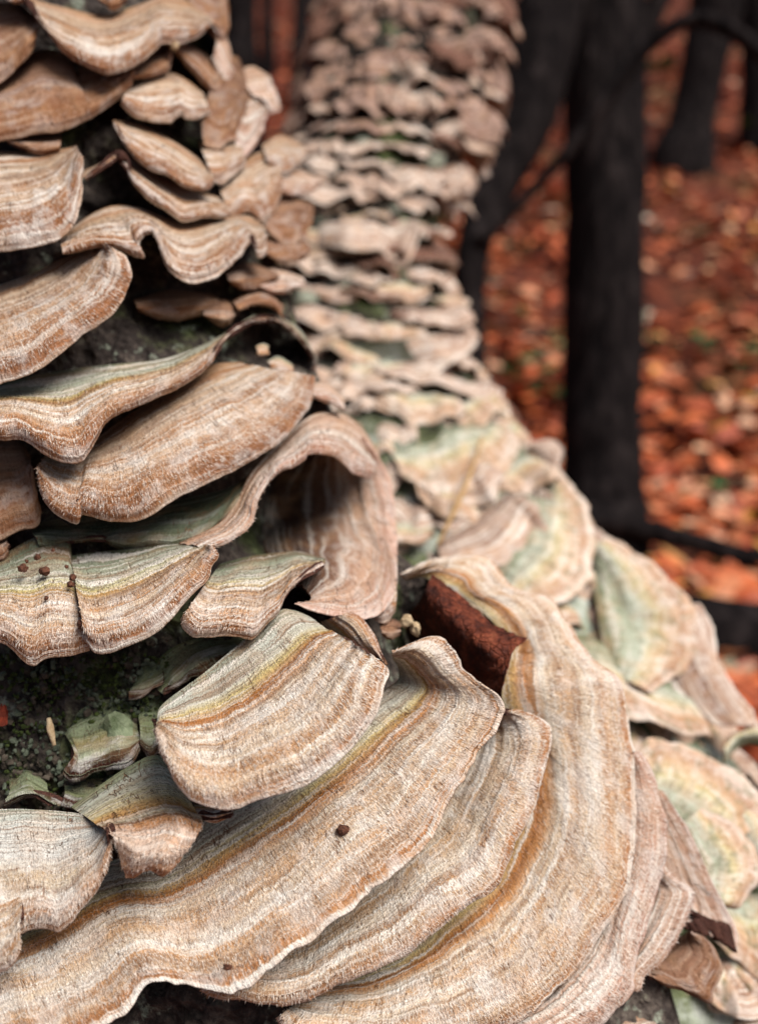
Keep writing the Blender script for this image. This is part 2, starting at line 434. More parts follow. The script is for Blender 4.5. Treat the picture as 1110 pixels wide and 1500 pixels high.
DENTS = [(432, 750, 80, 90, 74), (290, 440, 110, 50, 14), (290, 70, 45, 40, 14), (165, 275, 55, 45, 20), (280, 190, 60, 40, 14), (400, 510, 60, 40, 22), (60, 120, 120, 80, 10), (645, 935, 80, 85, 60)]
def near_trunk():
    rows = []
    ys = np.linspace(-600, 1900, 200)
    for y in ys:
        s = float(sil(y)); xf = np.linspace(-420, s, 170)
        bump = 0.006 * fbm(xf * 0.018 + 40, y * 0.018 + 40, 3, 4) + 0.004 * fbm(xf * 0.07, y * 0.05, 5, 3)
        d = D0(xf, y) + 0.008 - bump * 1.6
        for (cx, cy, rx, ry, mm) in DENTS: d = d + mm / 1000 * np.exp(-((xf - cx) / rx) ** 2 - ((y - cy) / ry) ** 2)
        front = P(xf, np.full_like(xf, y), d)
        ds = float(D0(s, y)) + 0.008
        bx = np.array([s + 6, s - 4, s - 60, s - 220, s - 420, -250, -600, -700]); bd = ds + np.array([0.015, 0.04, 0.09, 0.15, 0.19, 0.21, 0.15, 0.04])
        back = P(bx, np.full(8, y), bd)
        rows.append(np.concatenate([front, back]))
    top = rows[0] + np.array((0.06, 0.22, 0.9)); bot = rows[-1].copy(); bot[:, 2] = -0.06
    rows = [top] + rows + [bot]
    return close_loop_tube('bark', rows)
front_tree = empty('tree_trunk', (-0.2, 0.4, 0.0))
tag(front_tree, 'nearest leaning trunk with dark mossy bark, carrying the sharp large brackets', 'tree trunk')
bk = link('bark', near_trunk(), M['bark']); bk.parent = front_tree; bk.matrix_parent_inverse = front_tree.matrix_world.inverted() if False else bk.matrix_parent_inverse
bk.location = -Vector(front_tree.location)

RT = [  # py, left, right, front depth
    (-320, 545, 785, 1.00), (0, 480, 738, 0.84), (150, 448, 718, 0.78), (250, 420, 680, 0.735), (350, 395, 636, 0.69), (450, 385, 645, 0.64),
    (540, 380, 690, 0.60), (620, 370, 748, 0.56), (700, 350, 815, 0.515), (800, 330, 880, 0.475), (900, 320, 960, 0.435), (1000, 310, 1040, 0.405),
    (1100, 300, 1110, 0.38), (1300, 280, 1230, 0.345), (1600, 240, 1400, 0.32), (1900, 200, 1500, 0.31)]
RTa = np.array(RT, float)
def rear_ring(py, n=120, grow=0.0):
    l, r, d = (np.interp(py, RTa[:, 0], RTa[:, k]) for k in (1, 2, 3))
    hw = (r - l) / 2 / F * d * 1.04
    dep = hw * (0.95 if py < 350 else np.interp(py, [350, 800, 1900], [0.95, 0.55, 0.45]))
    c = P((l + r) / 2, py, d + dep)
    a = np.linspace(0, 2 * math.pi, n, endpoint=False)
    nz = 1 + 0.05 * fbm(np.cos(a) * 2 + 9, np.sin(a) * 2 + py * 0.012, 4, 4) * 2
    return c + (np.cos(a) * hw * nz + 0)[:, None] * RIGHT - (np.sin(a) * dep * nz)[:, None] * FWD
def rear_trunk():
    ys = np.linspace(-320, 1900, 150)
    rows = [rear_ring(y) for y in ys]
    top = rows[0] + np.array((0.12, 0.15, 1.6)); bot = rows[-1].copy(); bot[:, 2] = -0.08
    return close_loop_tube('bark', [top] + rows + [bot])
rear_tree = empty('tree_trunk', (0.1, 0.7, 0.0))
tag(rear_tree, 'blurred trunk flaring to the right behind the big brackets, covered in small shelves', 'tree trunk')
rb_me = rear_trunk()
rb = link('bark', rb_me, M['bark_rear'], rear_tree); rb.location = -Vector(rear_tree.location)
rear_bvh = BVHTree.FromPolygons([tuple(v.co) for v in rb_me.vertices], [tuple(p.vertices) for p in rb_me.polygons])
def D1(px, py):
    px = np.atleast_1d(np.asarray(px, float)); py = np.broadcast_to(np.asarray(py, float), px.shape)
    out = np.empty(px.shape)
    for i in np.ndindex(px.shape):
        l, r, d = (np.interp(py[i], RTa[:, 0], RTa[:, k]) for k in (1, 2, 3))
        hw = (r - l) / 2 / F * d; dep = hw * np.interp(py[i], [350, 800, 1900], [0.95, 0.55, 0.45])
        s = np.clip((px[i] - (l + r) / 2) / ((r - l) / 2), -0.86, 0.86)
        out[i] = d + dep * (1 - math.sqrt(1 - s * s))
    return out

# ------------------------------------------------------------------ bracket builder
def sheet(rows3, step=0.0007, wave=0.0006, band=0.00025, und=0.0006, seed=0.0, frill=0.0005, maxu=520, maxv=110, profile=None):
    """rows3: list of (n,3) world polylines from attachment to rim, all the same count -> grid (nu,nv,3) + lengths"""
    K = len(rows3)
    A = np.stack(rows3, 0)                                   # K,n,3
    Lu = np.linalg.norm(np.diff(A[-1], axis=0), axis=1).sum()
    Lv = np.median(np.linalg.norm(np.diff(A, axis=0), axis=2).sum(0))
    nu = int(np.clip(Lu / step, 24, maxu)); nv = int(np.clip(Lv / step, 12, maxv))
    U = np.stack([cr(A[k], np.linspace(0, 1, nu)) for k in range(K)], 0)
    G = cr(U, np.linspace(0, 1, nv))
    return np.moveaxis(G, 0, 1), Lu, Lv, nu, nv

def normals(G):
    du = np.gradient(G, axis=0); dv = np.gradient(G, axis=1)
    n = np.cross(du, dv)
    return n / (np.linalg.norm(n, axis=2, keepdims=True) + 1e-12)

SEED = [0]
def build_bracket(name, G, mat, thick=0.0022, seed=None, band=0.00042, und=0.0009, rimw=0.0009, fuzz=0, label=None, cat='fungus', group=None, flip=None, fuzz_len=0.00105, bandn=15.0, v0=0.0, under='under', vexp=1.0):
    if seed is None:
        SEED[0] += 1; seed = SEED[0] * 1.37
    nu, nv = G.shape[:2]
    dv = np.linalg.norm(np.diff(G, axis=1), axis=2); vm = np.concatenate([np.zeros((nu, 1)), np.cumsum(dv, 1)], 1)
    vv = vm / (vm[:, -1:] + 1e-9)
    ul = np.concatenate([[0], np.cumsum(np.linalg.norm(np.diff(G[:, -1], axis=0), axis=1))])
    um = np.repeat(ul[:, None], nv, 1)
    N = normals(G)
    view = CAM - G
    sgn = np.sign((N * view).sum(2).mean()) if flip is None else flip
    N = N * sgn
    # relief: broad undulation, concentric ridges, frayed rim
    env = np.clip(vv * 5, 0, 1)
    wv = 0.07 * fbm(um * 45, vm * 40, seed, 3)
    ridge = fbm((vv + wv) * bandn, um * 6, seed + 3, 3)
    disp = und * 2 * fbm(um * 55 + 5, vm * 28, seed + 1, 3) * env + band * 3.2 * ridge * env
    disp += 0.00022 * fbm(um * 1500, vm * 300, seed + 5, 2) * env
    disp += 0.0009 * fbm(um * 210 + 2 * wv, vm * 22, seed + 6, 3) * env * vv + 0.0016 * fbm(um * 90, vm * 8, seed + 7, 2) * vv ** 2
    vdir = np.gradient(G, axis=1); vdir /= (np.linalg.norm(vdir, axis=2, keepdims=True) + 1e-12)
    fr = rimw * (2.4 * fbm(um[:, -1] * 75, 0 * um[:, -1], seed + 8, 3) + 0.28 * fbm(um[:, -1] * 420, 0 * um[:, -1], seed + 9, 2))
    T = G + N * disp[..., None] + vdir * (fr[:, None] * vv ** 5)[..., None]
    N2 = normals(T) * sgn
    # sheet thickness: thin at rim and sides
    su = np.minimum(np.linspace(0, 1, nu), np.linspace(1, 0, nu))
    side = np.clip(su / 0.06, 0.12, 1) ** 0.5
    th = thick * (0.38 + 0.62 * (1 - vv) ** 0.7) * side[:, None]
    Nb = N * 0.6 + N2 * 0.4
    B = G + N * np.minimum(disp, 0.0004)[..., None] + vdir * (fr[:, None] * vv ** 5)[..., None] - Nb * th[..., None]
    # rolled rim, joined to the top sheet
    rimT, rimB, out = T[:, -1], B[:, -1], vdir[:, -1]
    tr = np.linalg.norm(rimT - rimB, axis=1)[:, None]
    rolls = []
    for a in (0.3, 0.62, 0.9):
        ang = a * math.pi
        c = (rimT + rimB) / 2
        rolls.append(c + (rimT - c) * math.cos(ang) + out * (tr * 0.5 * math.sin(ang)))
    TT = np.concatenate([T] + [r[:, None] for r in rolls], 1)
    nv2 = nv + 3
    ext = lambda a, v=None: np.concatenate([a, np.repeat(a[:, -1:], 3, 1) if v is None else np.full((nu, 3), v)], 1)
    sdv = np.full((nu, nv2), (seed * 13.7) % 97)
    at = {'um': ext(um * 100), 'vm': ext(vm * 100), 'vv': ext(v0 + (1 - v0) * vv ** vexp), 'sd': sdv}
    base = G[nu // 2, 0]
    root = empty(name, base)
    o = np.asarray(base)
    flipf = sgn < 0
    cap = link('cap', mesh_np('cap', (TT - o).reshape(-1, 3), grid_faces(nu, nv2, 0, flipf), at), mat, root)
    # pore surface with closed sides
    k = max(1, nu // 160); kv = max(1, nv // 40)
    iu = np.unique(np.append(np.arange(0, nu, k), nu - 1)); iv = np.unique(np.append(np.arange(0, nv, kv), nv - 1))
    Bs = B[np.ix_(iu, iv)]; bu, bv = Bs.shape[:2]
    V = [Bs.reshape(-1, 3)]; Fq = [grid_faces(bu, bv, 0, not flipf)]
    off = bu * bv
    for e in (0, -1):
        s = np.stack([T[0 if e == 0 else nu - 1][iv], Bs[e]], 0)
        V.append(s.reshape(-1, 3)); Fq.append(grid_faces(2, bv, off, (e == 0) ^ flipf)); off += 2 * bv
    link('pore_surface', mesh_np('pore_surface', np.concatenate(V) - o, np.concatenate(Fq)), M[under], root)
    # felt of short hairs on the sharp ones
    if fuzz:
        a2 = np.linalg.norm(np.cross(np.gradient(T, axis=0), np.gradient(T, axis=1)), axis=2) * 1e4
        pz = a2 * np.clip((vv - 0.22) * 4, 0.05, 1) * np.clip((0.96 - vv) * 14, 0, 1); pz = pz.ravel() / pz.sum()
        n = int(min(26000, a2.sum() * fuzz * 1.5))
        idx = RNG.choice(nu * nv, n, p=pz)
        Tf, Nf, Df = T.reshape(-1, 3)[idx], N2.reshape(-1, 3)[idx], vdir.reshape(-1, 3)[idx]
        Uf = np.cross(Nf, Df)
        jt = (RNG.random((n, 2)) - 0.5) * 0.0007
        Tf = Tf + Uf * jt[:, :1] + Df * jt[:, 1:]
        L = fuzz_len * (0.5 + RNG.random((n, 1)) * 0.9)
        sway = (RNG.random((n, 1)) - 0.5) * 0.55
        d = Df + Nf * (0.22 + 0.3 * RNG.random((n, 1))) + Uf * sway
        wd = 0.00012
        V = np.stack([Tf - Uf * wd - Nf * 0.0001, Tf + Uf * wd - Nf * 0.0001, Tf + d * L], 1).reshape(-1, 3)
        rep = lambda a: np.repeat(a.ravel()[idx], 3)
        # the hair reads the cap's zones a little further in, so rows of hair end as teeth
        fa = {'um': rep(um * 100) + np.repeat(RNG.random(n) * 0.2, 3), 'vm': rep(vm * 100), 'vv': np.clip(v0 + (1 - v0) * rep(vv) ** vexp - np.repeat(RNG.random(n) * 0.05, 3), 0, 1), 'sd': np.full(3 * n, (seed * 13.7) % 97), 'hr': np.repeat(RNG.random(n) * 0.98 + 0.02, 3)}
        fz = link('fuzz', mesh_np('fuzz', V - o, np.arange(3 * n).reshape(-1, 3), fa, False), mat, root)
        fz["kind"] = 'stuff'
    tag(root, label, cat, group)
    return root

def traced(label, mat, rows, bulge=1.0, depth=None, step=0.0007, name='bracket_fungus', drop=2.0, **kw):
    """rows: attachment -> ... -> rim; points (x, y, h): photo position and how many mm the point stands out from the trunk"""
    depth = depth or D0
    n = max(len(r) for r in rows)
    same = len({len(r) for r in rows}) == 1
    R = []
    for r in rows:
        a = np.asarray(r, float)
        R.append(cr(a, np.linspace(0, 1, 90)) if same else arclen_resample(a, 90))
    if len(R) == 2:                                            # shelf: rises steeply from the bark, then arches over to the rim
        a, b = R
        v = np.linspace(0, 1, 9)
        R = []
        for t in v:
            q = a + (b - a) * t
            f = math.sin(t * math.pi / 2) ** (0.85 / bulge)
            q[:, 2] = a[:, 2] + (b[:, 2] - a[:, 2]) * f + bulge * 2.7 * math.sin(math.pi * t) - drop * 1.3 * max(0, (t - 0.7) / 0.3) ** 2
            R.append(q)
    W = []
    for q in R:
        d = depth(q[:, 0], q[:, 1]) - q[:, 2] / 1000.0
        W.append(P(q[:, 0], q[:, 1], d))
    G, Lu, Lv, nu, nv = sheet(W, step=step)
    return build_bracket(name, G, M[mat], label=label, **kw)

def H(pts, h):
    return [(p[0], p[1], p[2] if len(p) > 2 else h) for p in pts]

GRP = 'bracket fungi on the front trunk'
# ---- top left
traced('long wavy pale bracket across the top left, curling at its right end over dark hollow', 'shelf',
    [H([(-30, -40), (50, -2), (100, 12), (150, 22), (195, 10), (235, -4), (275, 0), (304, 22), (320, 44)], 2),
     H([(5, 0), (22, 8), (47, 6), (66, 46), (100, 82), (155, 107), (208, 91), (230, 68), (239, 61), (262, 62), (290, 54), (304, 43), (313, 40), (321, 57)], 24)], group=GRP, fuzz=60)
traced('shaded brown dome at the left edge below the long wavy top bracket', 'brown',
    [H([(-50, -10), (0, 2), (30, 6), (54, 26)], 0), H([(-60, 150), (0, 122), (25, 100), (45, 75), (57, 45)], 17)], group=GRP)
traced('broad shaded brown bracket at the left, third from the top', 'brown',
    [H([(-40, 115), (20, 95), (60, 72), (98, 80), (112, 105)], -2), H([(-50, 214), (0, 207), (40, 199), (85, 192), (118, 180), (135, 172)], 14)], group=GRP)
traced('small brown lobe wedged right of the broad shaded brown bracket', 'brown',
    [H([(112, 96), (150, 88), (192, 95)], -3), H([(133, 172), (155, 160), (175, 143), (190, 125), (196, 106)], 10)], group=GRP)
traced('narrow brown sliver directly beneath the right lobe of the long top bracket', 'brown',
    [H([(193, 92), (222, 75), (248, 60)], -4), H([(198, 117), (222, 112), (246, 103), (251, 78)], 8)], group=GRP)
traced('two-lobed banded bracket below the curled end of the top bracket', 'shelf',
    [H([(186, 130), (218, 112), (248, 106), (272, 116), (298, 136)], -2),
     H([(177, 153), (200, 172), (225, 180), (250, 177), (265, 167), (272, 173), (287, 176), (300, 170), (309, 165)], 16)], group=GRP)
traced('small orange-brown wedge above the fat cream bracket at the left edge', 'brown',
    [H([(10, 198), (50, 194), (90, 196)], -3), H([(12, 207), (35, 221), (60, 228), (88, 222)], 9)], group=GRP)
traced('fat cream and tan bracket at the left edge with an orange crease', 'shelf',
    [H([(-80, 228), (-10, 222), (55, 222), (112, 215)], 0), H([(-90, 376), (0, 369), (50, 362), (90, 343), (117, 312), (123, 270), (122, 230)], 28)], group=GRP, fuzz=60, bulge=1.2)
traced('slanting tongue with pointed left tip, below the two-lobed banded bracket', 'shelf',
    [H([(166, 176), (200, 181), (240, 199), (280, 224), (312, 252)], 0), H([(168, 182), (176, 213), (210, 243), (245, 260), (270, 276), (300, 279), (315, 266)], 20)], group=GRP, fuzz=50)
traced('arched bracket under the slanting tongue, its rim lifting over a black gap at left', 'shelf',
    [H([(118, 252, -6), (150, 238, -4), (175, 222, -2), (205, 240, -2), (245, 262, -2), (290, 280, -2), (334, 292, -4)], 0),
     H([(127, 264), (148, 247), (174, 227), (184, 238), (191, 264), (215, 290), (245, 310), (268, 326), (300, 319), (336, 318)], 15)], group=GRP, fuzz=50)
traced('frilled pale bracket with scalloped rim hanging above the large black hollow', 'shelf',
    [H([(88, 345), (150, 306), (200, 303), (262, 325), (310, 318), (365, 316), (388, 332)], 0),
     H([(93, 374), (135, 364), (150, 362), (172, 365), (196, 373), (211, 374), (203, 358), (214, 345), (230, 346), (239, 365), (250, 398), (272, 413), (305, 409), (335, 392), (358, 368), (370, 349), (377, 375), (390, 370), (392, 350)], 26)], group=GRP, fuzz=70)
traced('large fan-shaped striped bracket at the left edge above the black hollow', 'shelf',
    [H([(-70, 445), (0, 418), (50, 400), (100, 374), (142, 359)], 0),
     H([(-80, 590), (0, 560), (60, 540), (120, 492), (165, 458), (190, 412), (187, 380), (162, 360)], 30)], group=GRP, fuzz=90, bulge=1.2)
# ---- centre left
traced('green-topped bracket with a drooping left lobe and an arched dark rim at right', 'green',
    [H([(-60, 578, 2), (0, 560, 2), (75, 545, 0), (150, 535, 0), (230, 527, 0), (285, 510, 0), (330, 488, -4), (372, 465, -10), (408, 464, -14), (442, 486, -16), (463, 525, -18)], 0),
     H([(-60, 640, 32), (0, 643, 32), (32, 643, 32), (65, 662, 33), (95, 675, 33), (122, 674, 32), (140, 645, 30), (163, 613, 28), (215, 590, 26), (275, 561, 24), (312, 530, 22), (322, 506, 18), (350, 480, 12), (398, 468, 6), (436, 496, 2), (461, 532, -2), (459, 545, -4)], 0)], vexp=1.35, group=GRP, fuzz=110)
traced('large curved striped bracket in the centre left, cream inside and brown at the rim', 'shelf',
    [H([(66, 668), (125, 652), (165, 624), (215, 590), (270, 555), (312, 534), (350, 530)], 0),
     H([(52, 690), (58, 722), (75, 748), (112, 765), (117, 752), (165, 763), (205, 760), (245, 740), (290, 715), (350, 685), (400, 655), (436, 620), (456, 588), (462, 552)], 24)], group=GRP, fuzz=120, bulge=1.3)
traced('dark pitted brown bracket at the left edge below the drooping lobe', 'brown',
    [H([(-60, 640), (0, 640), (30, 648), (46, 668)], -4), H([(-60, 805), (0, 790), (30, 776), (54, 771), (61, 755), (52, 720), (47, 690)], 10)], group=GRP)
traced('little dark lobe at the left edge just above the two joined green brackets', 'brown',
    [H([(-40, 770), (0, 782), (10, 790)], -4), H([(-40, 830), (0, 826), (12, 816), (14, 800)], 5)], group=GRP)
traced('small curled flap behind the tip of the large curved striped bracket', 'pink',
    [H([(452, 562), (480, 560), (503, 585)], -2), H([(457, 583), (476, 590), (493, 596), (504, 605)], 8)], group=GRP)
M['cup'] = cap_material('cup_cap', [(0.0, (44, 30, 25)), (0.30, (66, 44, 35)), (0.45, (104, 72, 56)), (0.56, (150, 112, 90)), (0.7, (196, 160, 136)), (0.85, (188, 148, 126)), (1.0, (206, 168, 150))], bandamt=0.5, white=0.25, streak=0.6)  # dark inner stops: brown pores and dirt, with the cave's shade painted in
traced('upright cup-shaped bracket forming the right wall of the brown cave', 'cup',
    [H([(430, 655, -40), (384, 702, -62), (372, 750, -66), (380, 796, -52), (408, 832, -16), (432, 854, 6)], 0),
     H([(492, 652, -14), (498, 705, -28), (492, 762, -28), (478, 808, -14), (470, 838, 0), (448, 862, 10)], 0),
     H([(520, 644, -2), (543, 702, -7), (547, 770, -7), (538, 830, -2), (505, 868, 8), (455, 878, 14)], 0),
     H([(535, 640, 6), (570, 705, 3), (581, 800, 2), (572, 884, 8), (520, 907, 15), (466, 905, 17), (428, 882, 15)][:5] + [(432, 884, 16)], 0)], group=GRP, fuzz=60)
traced('hooded bracket with a thin wavy lip arching over the brown cave', 'pink',
    [H([(262, 796, 6), (318, 768, 6), (345, 737, 6), (368, 692, 6), (405, 652, 4), (450, 612, -2), (487, 603, -4), (524, 620, -6), (556, 664, -8)], 0),
     H([(312, 804, 20), (345, 790, 20), (372, 768, 20), (376, 742, 20), (392, 712, 20), (410, 692, 25), (430, 684, 28), (447, 671, 30), (453, 664, 30), (480, 667, 30), (503, 676, 24), (518, 690, 18), (543, 700, 9)], 0)], group=GRP, fuzz=60, bulge=0.6)
M['mossy'] = cap_material('mossy_cap', [(0.0, (40, 44, 32)), (0.4, (66, 74, 54)), (0.7, (92, 100, 80)), (0.9, (84, 86, 66)), (1.0, (70, 62, 46))], streak=0.5, bandamt=0.5, white=0.15, hair_c=(150, 158, 136), dark_c=(44, 46, 34))
traced('flat mossy dark green shelf in the gap above the two joined green brackets', 'mossy',
    [H([(40, 768), (130, 752), (230, 738), (330, 716), (372, 690)], -6), H([(60, 800), (130, 800), (220, 800), (292, 795), (345, 742)], 6)], group=GRP, bulge=0.6, und=0.0025, rimw=0.003)
traced('left one of the two joined green and tan brackets, with brown crumbs on top', 'green',
    [H([(-50, 835), (0, 815), (50, 788), (98, 782), (106, 812)], 0), H([(-60, 950), (0, 944), (30, 968), (50, 977), (70, 965), (105, 962), (132, 955)], 26)], vexp=1.7, group=GRP, fuzz=130)
traced('right one of the two joined green and tan brackets, with a ribbed orange rim', 'green',
    [H([(104, 814), (150, 808), (200, 803), (250, 795), (292, 797)], 2), H([(126, 942), (138, 956), (165, 957), (200, 945), (228, 928), (250, 910), (285, 871), (305, 850), (311, 830), (321, 815), (314, 799)], 30)], vexp=1.6, group=GRP, fuzz=130)
traced('green-topped bracket with a flat orange lip in front of the brown cave', 'green',
    [H([(322, 826), (360, 816), (402, 810), (440, 808), (476, 818)], 0), H([(265, 906), (270, 922), (288, 932), (330, 930), (352, 935), (371, 938), (388, 922), (408, 902), (418, 880), (434, 860), (474, 826)], 25)], vexp=1.5, group=GRP, fuzz=120)
traced('old dark green bracket with a reddish-brown edge tucked under the flat orange lip', 'old',
    [H([(222, 1005), (240, 958), (300, 933), (380, 934)], -6), H([(246, 1021), (275, 1008), (312, 985), (352, 964), (392, 946)], 6)], group=GRP, und=0.0034, rimw=0.0034, bulge=0.7)
# ---- lower left, on bare bark
traced('mossy green old bracket with dark red edge on the bare bark', 'old',
    [H([(106, 1066), (116, 1042), (150, 1026), (186, 1028), (201, 1046)], -7), H([(103, 1126), (119, 1149), (152, 1137), (187, 1122), (205, 1098)], 3)], group=GRP, und=0.0042, rimw=0.0034, bulge=0.35, drop=0.6)
traced('grey-green algae-covered lobe above the narrow dark green one, beside the big pale fan', 'old',
    [H([(196, 1000), (214, 972), (238, 968)], -7), H([(190, 1020), (212, 1018), (240, 1004)], 2)], group=GRP, und=0.004, rimw=0.0034, bulge=0.35, drop=0.6)
traced('pale crusty lobe under the mossy green old bracket, touching the folded shell-like one', 'old',
    [H([(98, 1152), (128, 1142), (165, 1140)], -6), H([(92, 1180), (120, 1188), (158, 1176), (176, 1160)], 5)], group=GRP, und=0.004, rimw=0.003, bulge=0.3, drop=0.6)
traced('narrow dark green old bracket left of the big pale fan', 'old',
    [H([(205, 1034), (226, 1018), (243, 1032)], -7), H([(206, 1098), (222, 1114), (247, 1094)], 3)], group=GRP, und=0.004, rimw=0.0034, bulge=0.35, drop=0.6)
traced('small pointed old bracket with red underside at the lower left edge', 'old',
    [H([(14, 1142), (38, 1128), (62, 1140)], -6), H([(6, 1186), (30, 1174), (62, 1176), (97, 1193)], 5)], group=GRP, und=0.0034, rimw=0.0034, bulge=0.7)
traced('whitish woolly bracket at the lower left with a tan lobed rim', 'white',
    [H([(-70, 1188), (-10, 1186), (15, 1185), (35, 1185), (55, 1186), (75, 1187), (95, 1189), (112, 1191), (127, 1194), (140, 1198), (150, 1203), (153, 1205)], 14),
     H([(-40, 1360), (10, 1372), (28, 1371), (45, 1362), (65, 1360), (85, 1366), (108, 1350), (120, 1330), (146, 1303), (160, 1270), (168, 1235), (160, 1207)], 31)], group=GRP, fuzz=150, bulge=0.7)
traced('furry tan lobe in the bottom left corner overlapping the whitish bracket', 'pale',
    [H([(-60, 1270), (-10, 1266), (20, 1270), (36, 1283)], 20), H([(-60, 1450), (-8, 1428), (18, 1412), (27, 1392), (29, 1370)], 33)], group=GRP, fuzz=150)
traced('small folded shell-like bracket with a sharp orange ridge below the big fan', 'shell',
    [H([(104, 1182, 6), (150, 1148, 6), (190, 1122, 6), (232, 1106, 10), (266, 1140, 16)], 0),
     H([(135, 1203, 20), (175, 1180, 20), (212, 1165, 20), (246, 1155, 22), (280, 1172, 25)], 0),
     H([(161, 1219, 32), (200, 1221, 34), (236, 1212, 34), (266, 1203, 34), (297, 1205, 32)], 0),
     H([(170, 1248, 33), (197, 1256, 38), (230, 1252, 39), (256, 1246, 38), (280, 1238, 34)], 0),
     H([(182, 1286, 33), (197, 1290, 33), (219, 1278, 34), (240, 1285, 33), (256, 1270, 32)], 0)], group=GRP, fuzz=100)
traced('tiny ribbed stub peeking out beneath the big fan bracket', 'green',
    [H([(284, 1176), (315, 1174), (344, 1180)], 16), H([(291, 1199), (315, 1205), (339, 1194)], 28)], group=GRP)
# ---- the great overlapping shelves
traced('big pale fan bracket in the middle with a pointed left corner', 'pale',
    [H([(230, 1058, 36), (238, 1032, 22), (300, 985), (360, 935), (406, 896), (430, 894), (452, 902)], 16),
     H([(228, 1070), (238, 1093), (246, 1120), (261, 1149), (285, 1172), (330, 1187), (372, 1180), (412, 1165), (445, 1148), (482, 1124), (520, 1090), (546, 1050), (561, 1010), (573, 983), (566, 972)], 44)], group=GRP, fuzz=170, bulge=0.7, rimw=0.0013)
traced('small greyish lobe peeking out behind the top of the big pale fan', 'green',
    [H([(468, 912), (495, 936), (540, 968)], 4), H([(514, 896), (536, 910), (555, 942), (571, 972)], 20)], group=GRP)
traced('largest pale shelf, sweeping from the bottom left corner up to a curled top', 'pale',
    [H([(-110, 1410, 2), (-20, 1345, 2), (70, 1300, 2), (160, 1262, 2), (230, 1235, 2), (300, 1190, 2), (380, 1140, 2), (460, 1085, 2), (530, 1030, 2), (578, 1000, 4), (584, 985, 6), (582, 975, 10), (575, 965, 14)], 0),
     H([(-70, 1480, 22), (20, 1440, 20), (110, 1395, 20), (195, 1360, 22), (262, 1350, 20), (350, 1305, 20), (440, 1235, 20), (530, 1165, 20), (604, 1090, 20), (655, 1025, 20), (640, 985, 22), (606, 955, 26), (574, 955, 26)], 0),
     H([(-60, 1590, 28), (60, 1545, 28), (160, 1498, 28), (235, 1440, 28), (302, 1457, 28), (400, 1418, 29), (500, 1340, 29), (600, 1252, 29), (680, 1150, 30), (733, 1052, 30), (690, 983, 28), (635, 937, 28), (572, 949, 26)], 0)], group=GRP, fuzz=170, rimw=0.0028)
traced('second pale shelf, just below and right of the largest one', 'pale',
    [H([(330, 1388), (365, 1388), (410, 1378), (450, 1358), (490, 1330), (540, 1290), (590, 1240), (640, 1190), (670, 1140), (690, 1090), (692, 1070), (694, 1060), (700, 1052), (712, 1048)], 2),
     H([(290, 1455), (345, 1468), (400, 1476), (455, 1468), (510, 1442), (590, 1405), (650, 1360), (726, 1300), (765, 1222), (800, 1140), (809, 1090), (795, 1055), (765, 1041), (732, 1045)], 20)], group=GRP, fuzz=170, bulge=0.7, rimw=0.0018, v0=0.44)
traced('outer pale shelf with a broad orange-brown groove, cupping the dead leaf', 'pale',
    [H([(440, 1468), (480, 1440), (540, 1425), (610, 1385), (675, 1325), (725, 1275), (752, 1215), (765, 1150), (762, 1090), (745, 1050), (732, 1010), (736, 965), (742, 940), (716, 905), (676, 876), (648, 858), (618, 846), (592, 850)], -4),
     H([(405, 1490), (430, 1525), (520, 1550), (640, 1535), (760, 1502), (820, 1450), (870, 1387), (905, 1330), (928, 1250), (932, 1160), (921, 1050), (906, 990), (850, 940), (812, 879), (752, 858), (712, 817), (650, 815), (585, 838)], 12)], group=GRP, fuzz=160, bulge=0.8, rimw=0.0016, v0=0.27)
traced('tan shelf showing as a strip along the right rim of the outer pale shelf', 'pink',
    [H([(700, 1490), (770, 1460), (815, 1420), (850, 1370), (872, 1330), (888, 1280), (894, 1240), (896, 1200), (896, 1160), (896, 1120), (900, 1085)], -6),
     H([(760, 1570), (850, 1525), (896, 1490), (926, 1455), (929, 1420), (946, 1350), (962, 1300), (976, 1245), (972, 1195), (962, 1150), (936, 1104)], 7)], group=GRP, fuzz=130, rimw=0.002, v0=0.4)
traced('pinkish ribbed lobe sticking out at the lower right', 'pink',
    [H([(895, 1440), (900, 1420), (908, 1400), (918, 1370), (926, 1340), (932, 1320), (936, 1300), (940, 1280), (944, 1262)], -10),
     H([(924, 1452), (938, 1450), (946, 1430), (970, 1410), (995, 1370), (1008, 1340), (1017, 1308), (990, 1285), (968, 1265)], 3)], group=GRP, fuzz=100)
traced('brown bracket at the lower right with a tightly curled dark hollow lip', 'pink',
    [H([(945, 1345), (950, 1338), (955, 1330), (960, 1322), (962, 1312), (960, 1295), (950, 1270), (938, 1235), (928, 1195), (920, 1150)], -13),
     H([(1005, 1358), (1022, 1349), (1037, 1371), (1054, 1372), (1066, 1356), (1078, 1396), (1080, 1362), (1046, 1296), (1012, 1222), (972, 1158)], -9)], group=GRP, bulge=0.15, drop=0.4)
traced('lumpy brown bracket hanging under the pinkish ribbed lobe', 'brown',
    [H([(940, 1420), (962, 1396), (985, 1378), (1008, 1364)], -16), H([(953, 1430), (975, 1446), (1000, 1455), (1030, 1471), (1044, 1468), (1046, 1450), (1059, 1430), (1058, 1410), (1040, 1382), (1012, 1366)], -2)], group=GRP, bulge=1.6)
traced('grey-pink bracket cut off by the bottom edge near the right corner', 'pink',
    [H([(880, 1500), (905, 1476), (930, 1474), (958, 1494)], -14), H([(880, 1545), (915, 1560), (950, 1550), (968, 1512)], -2)], group=GRP)
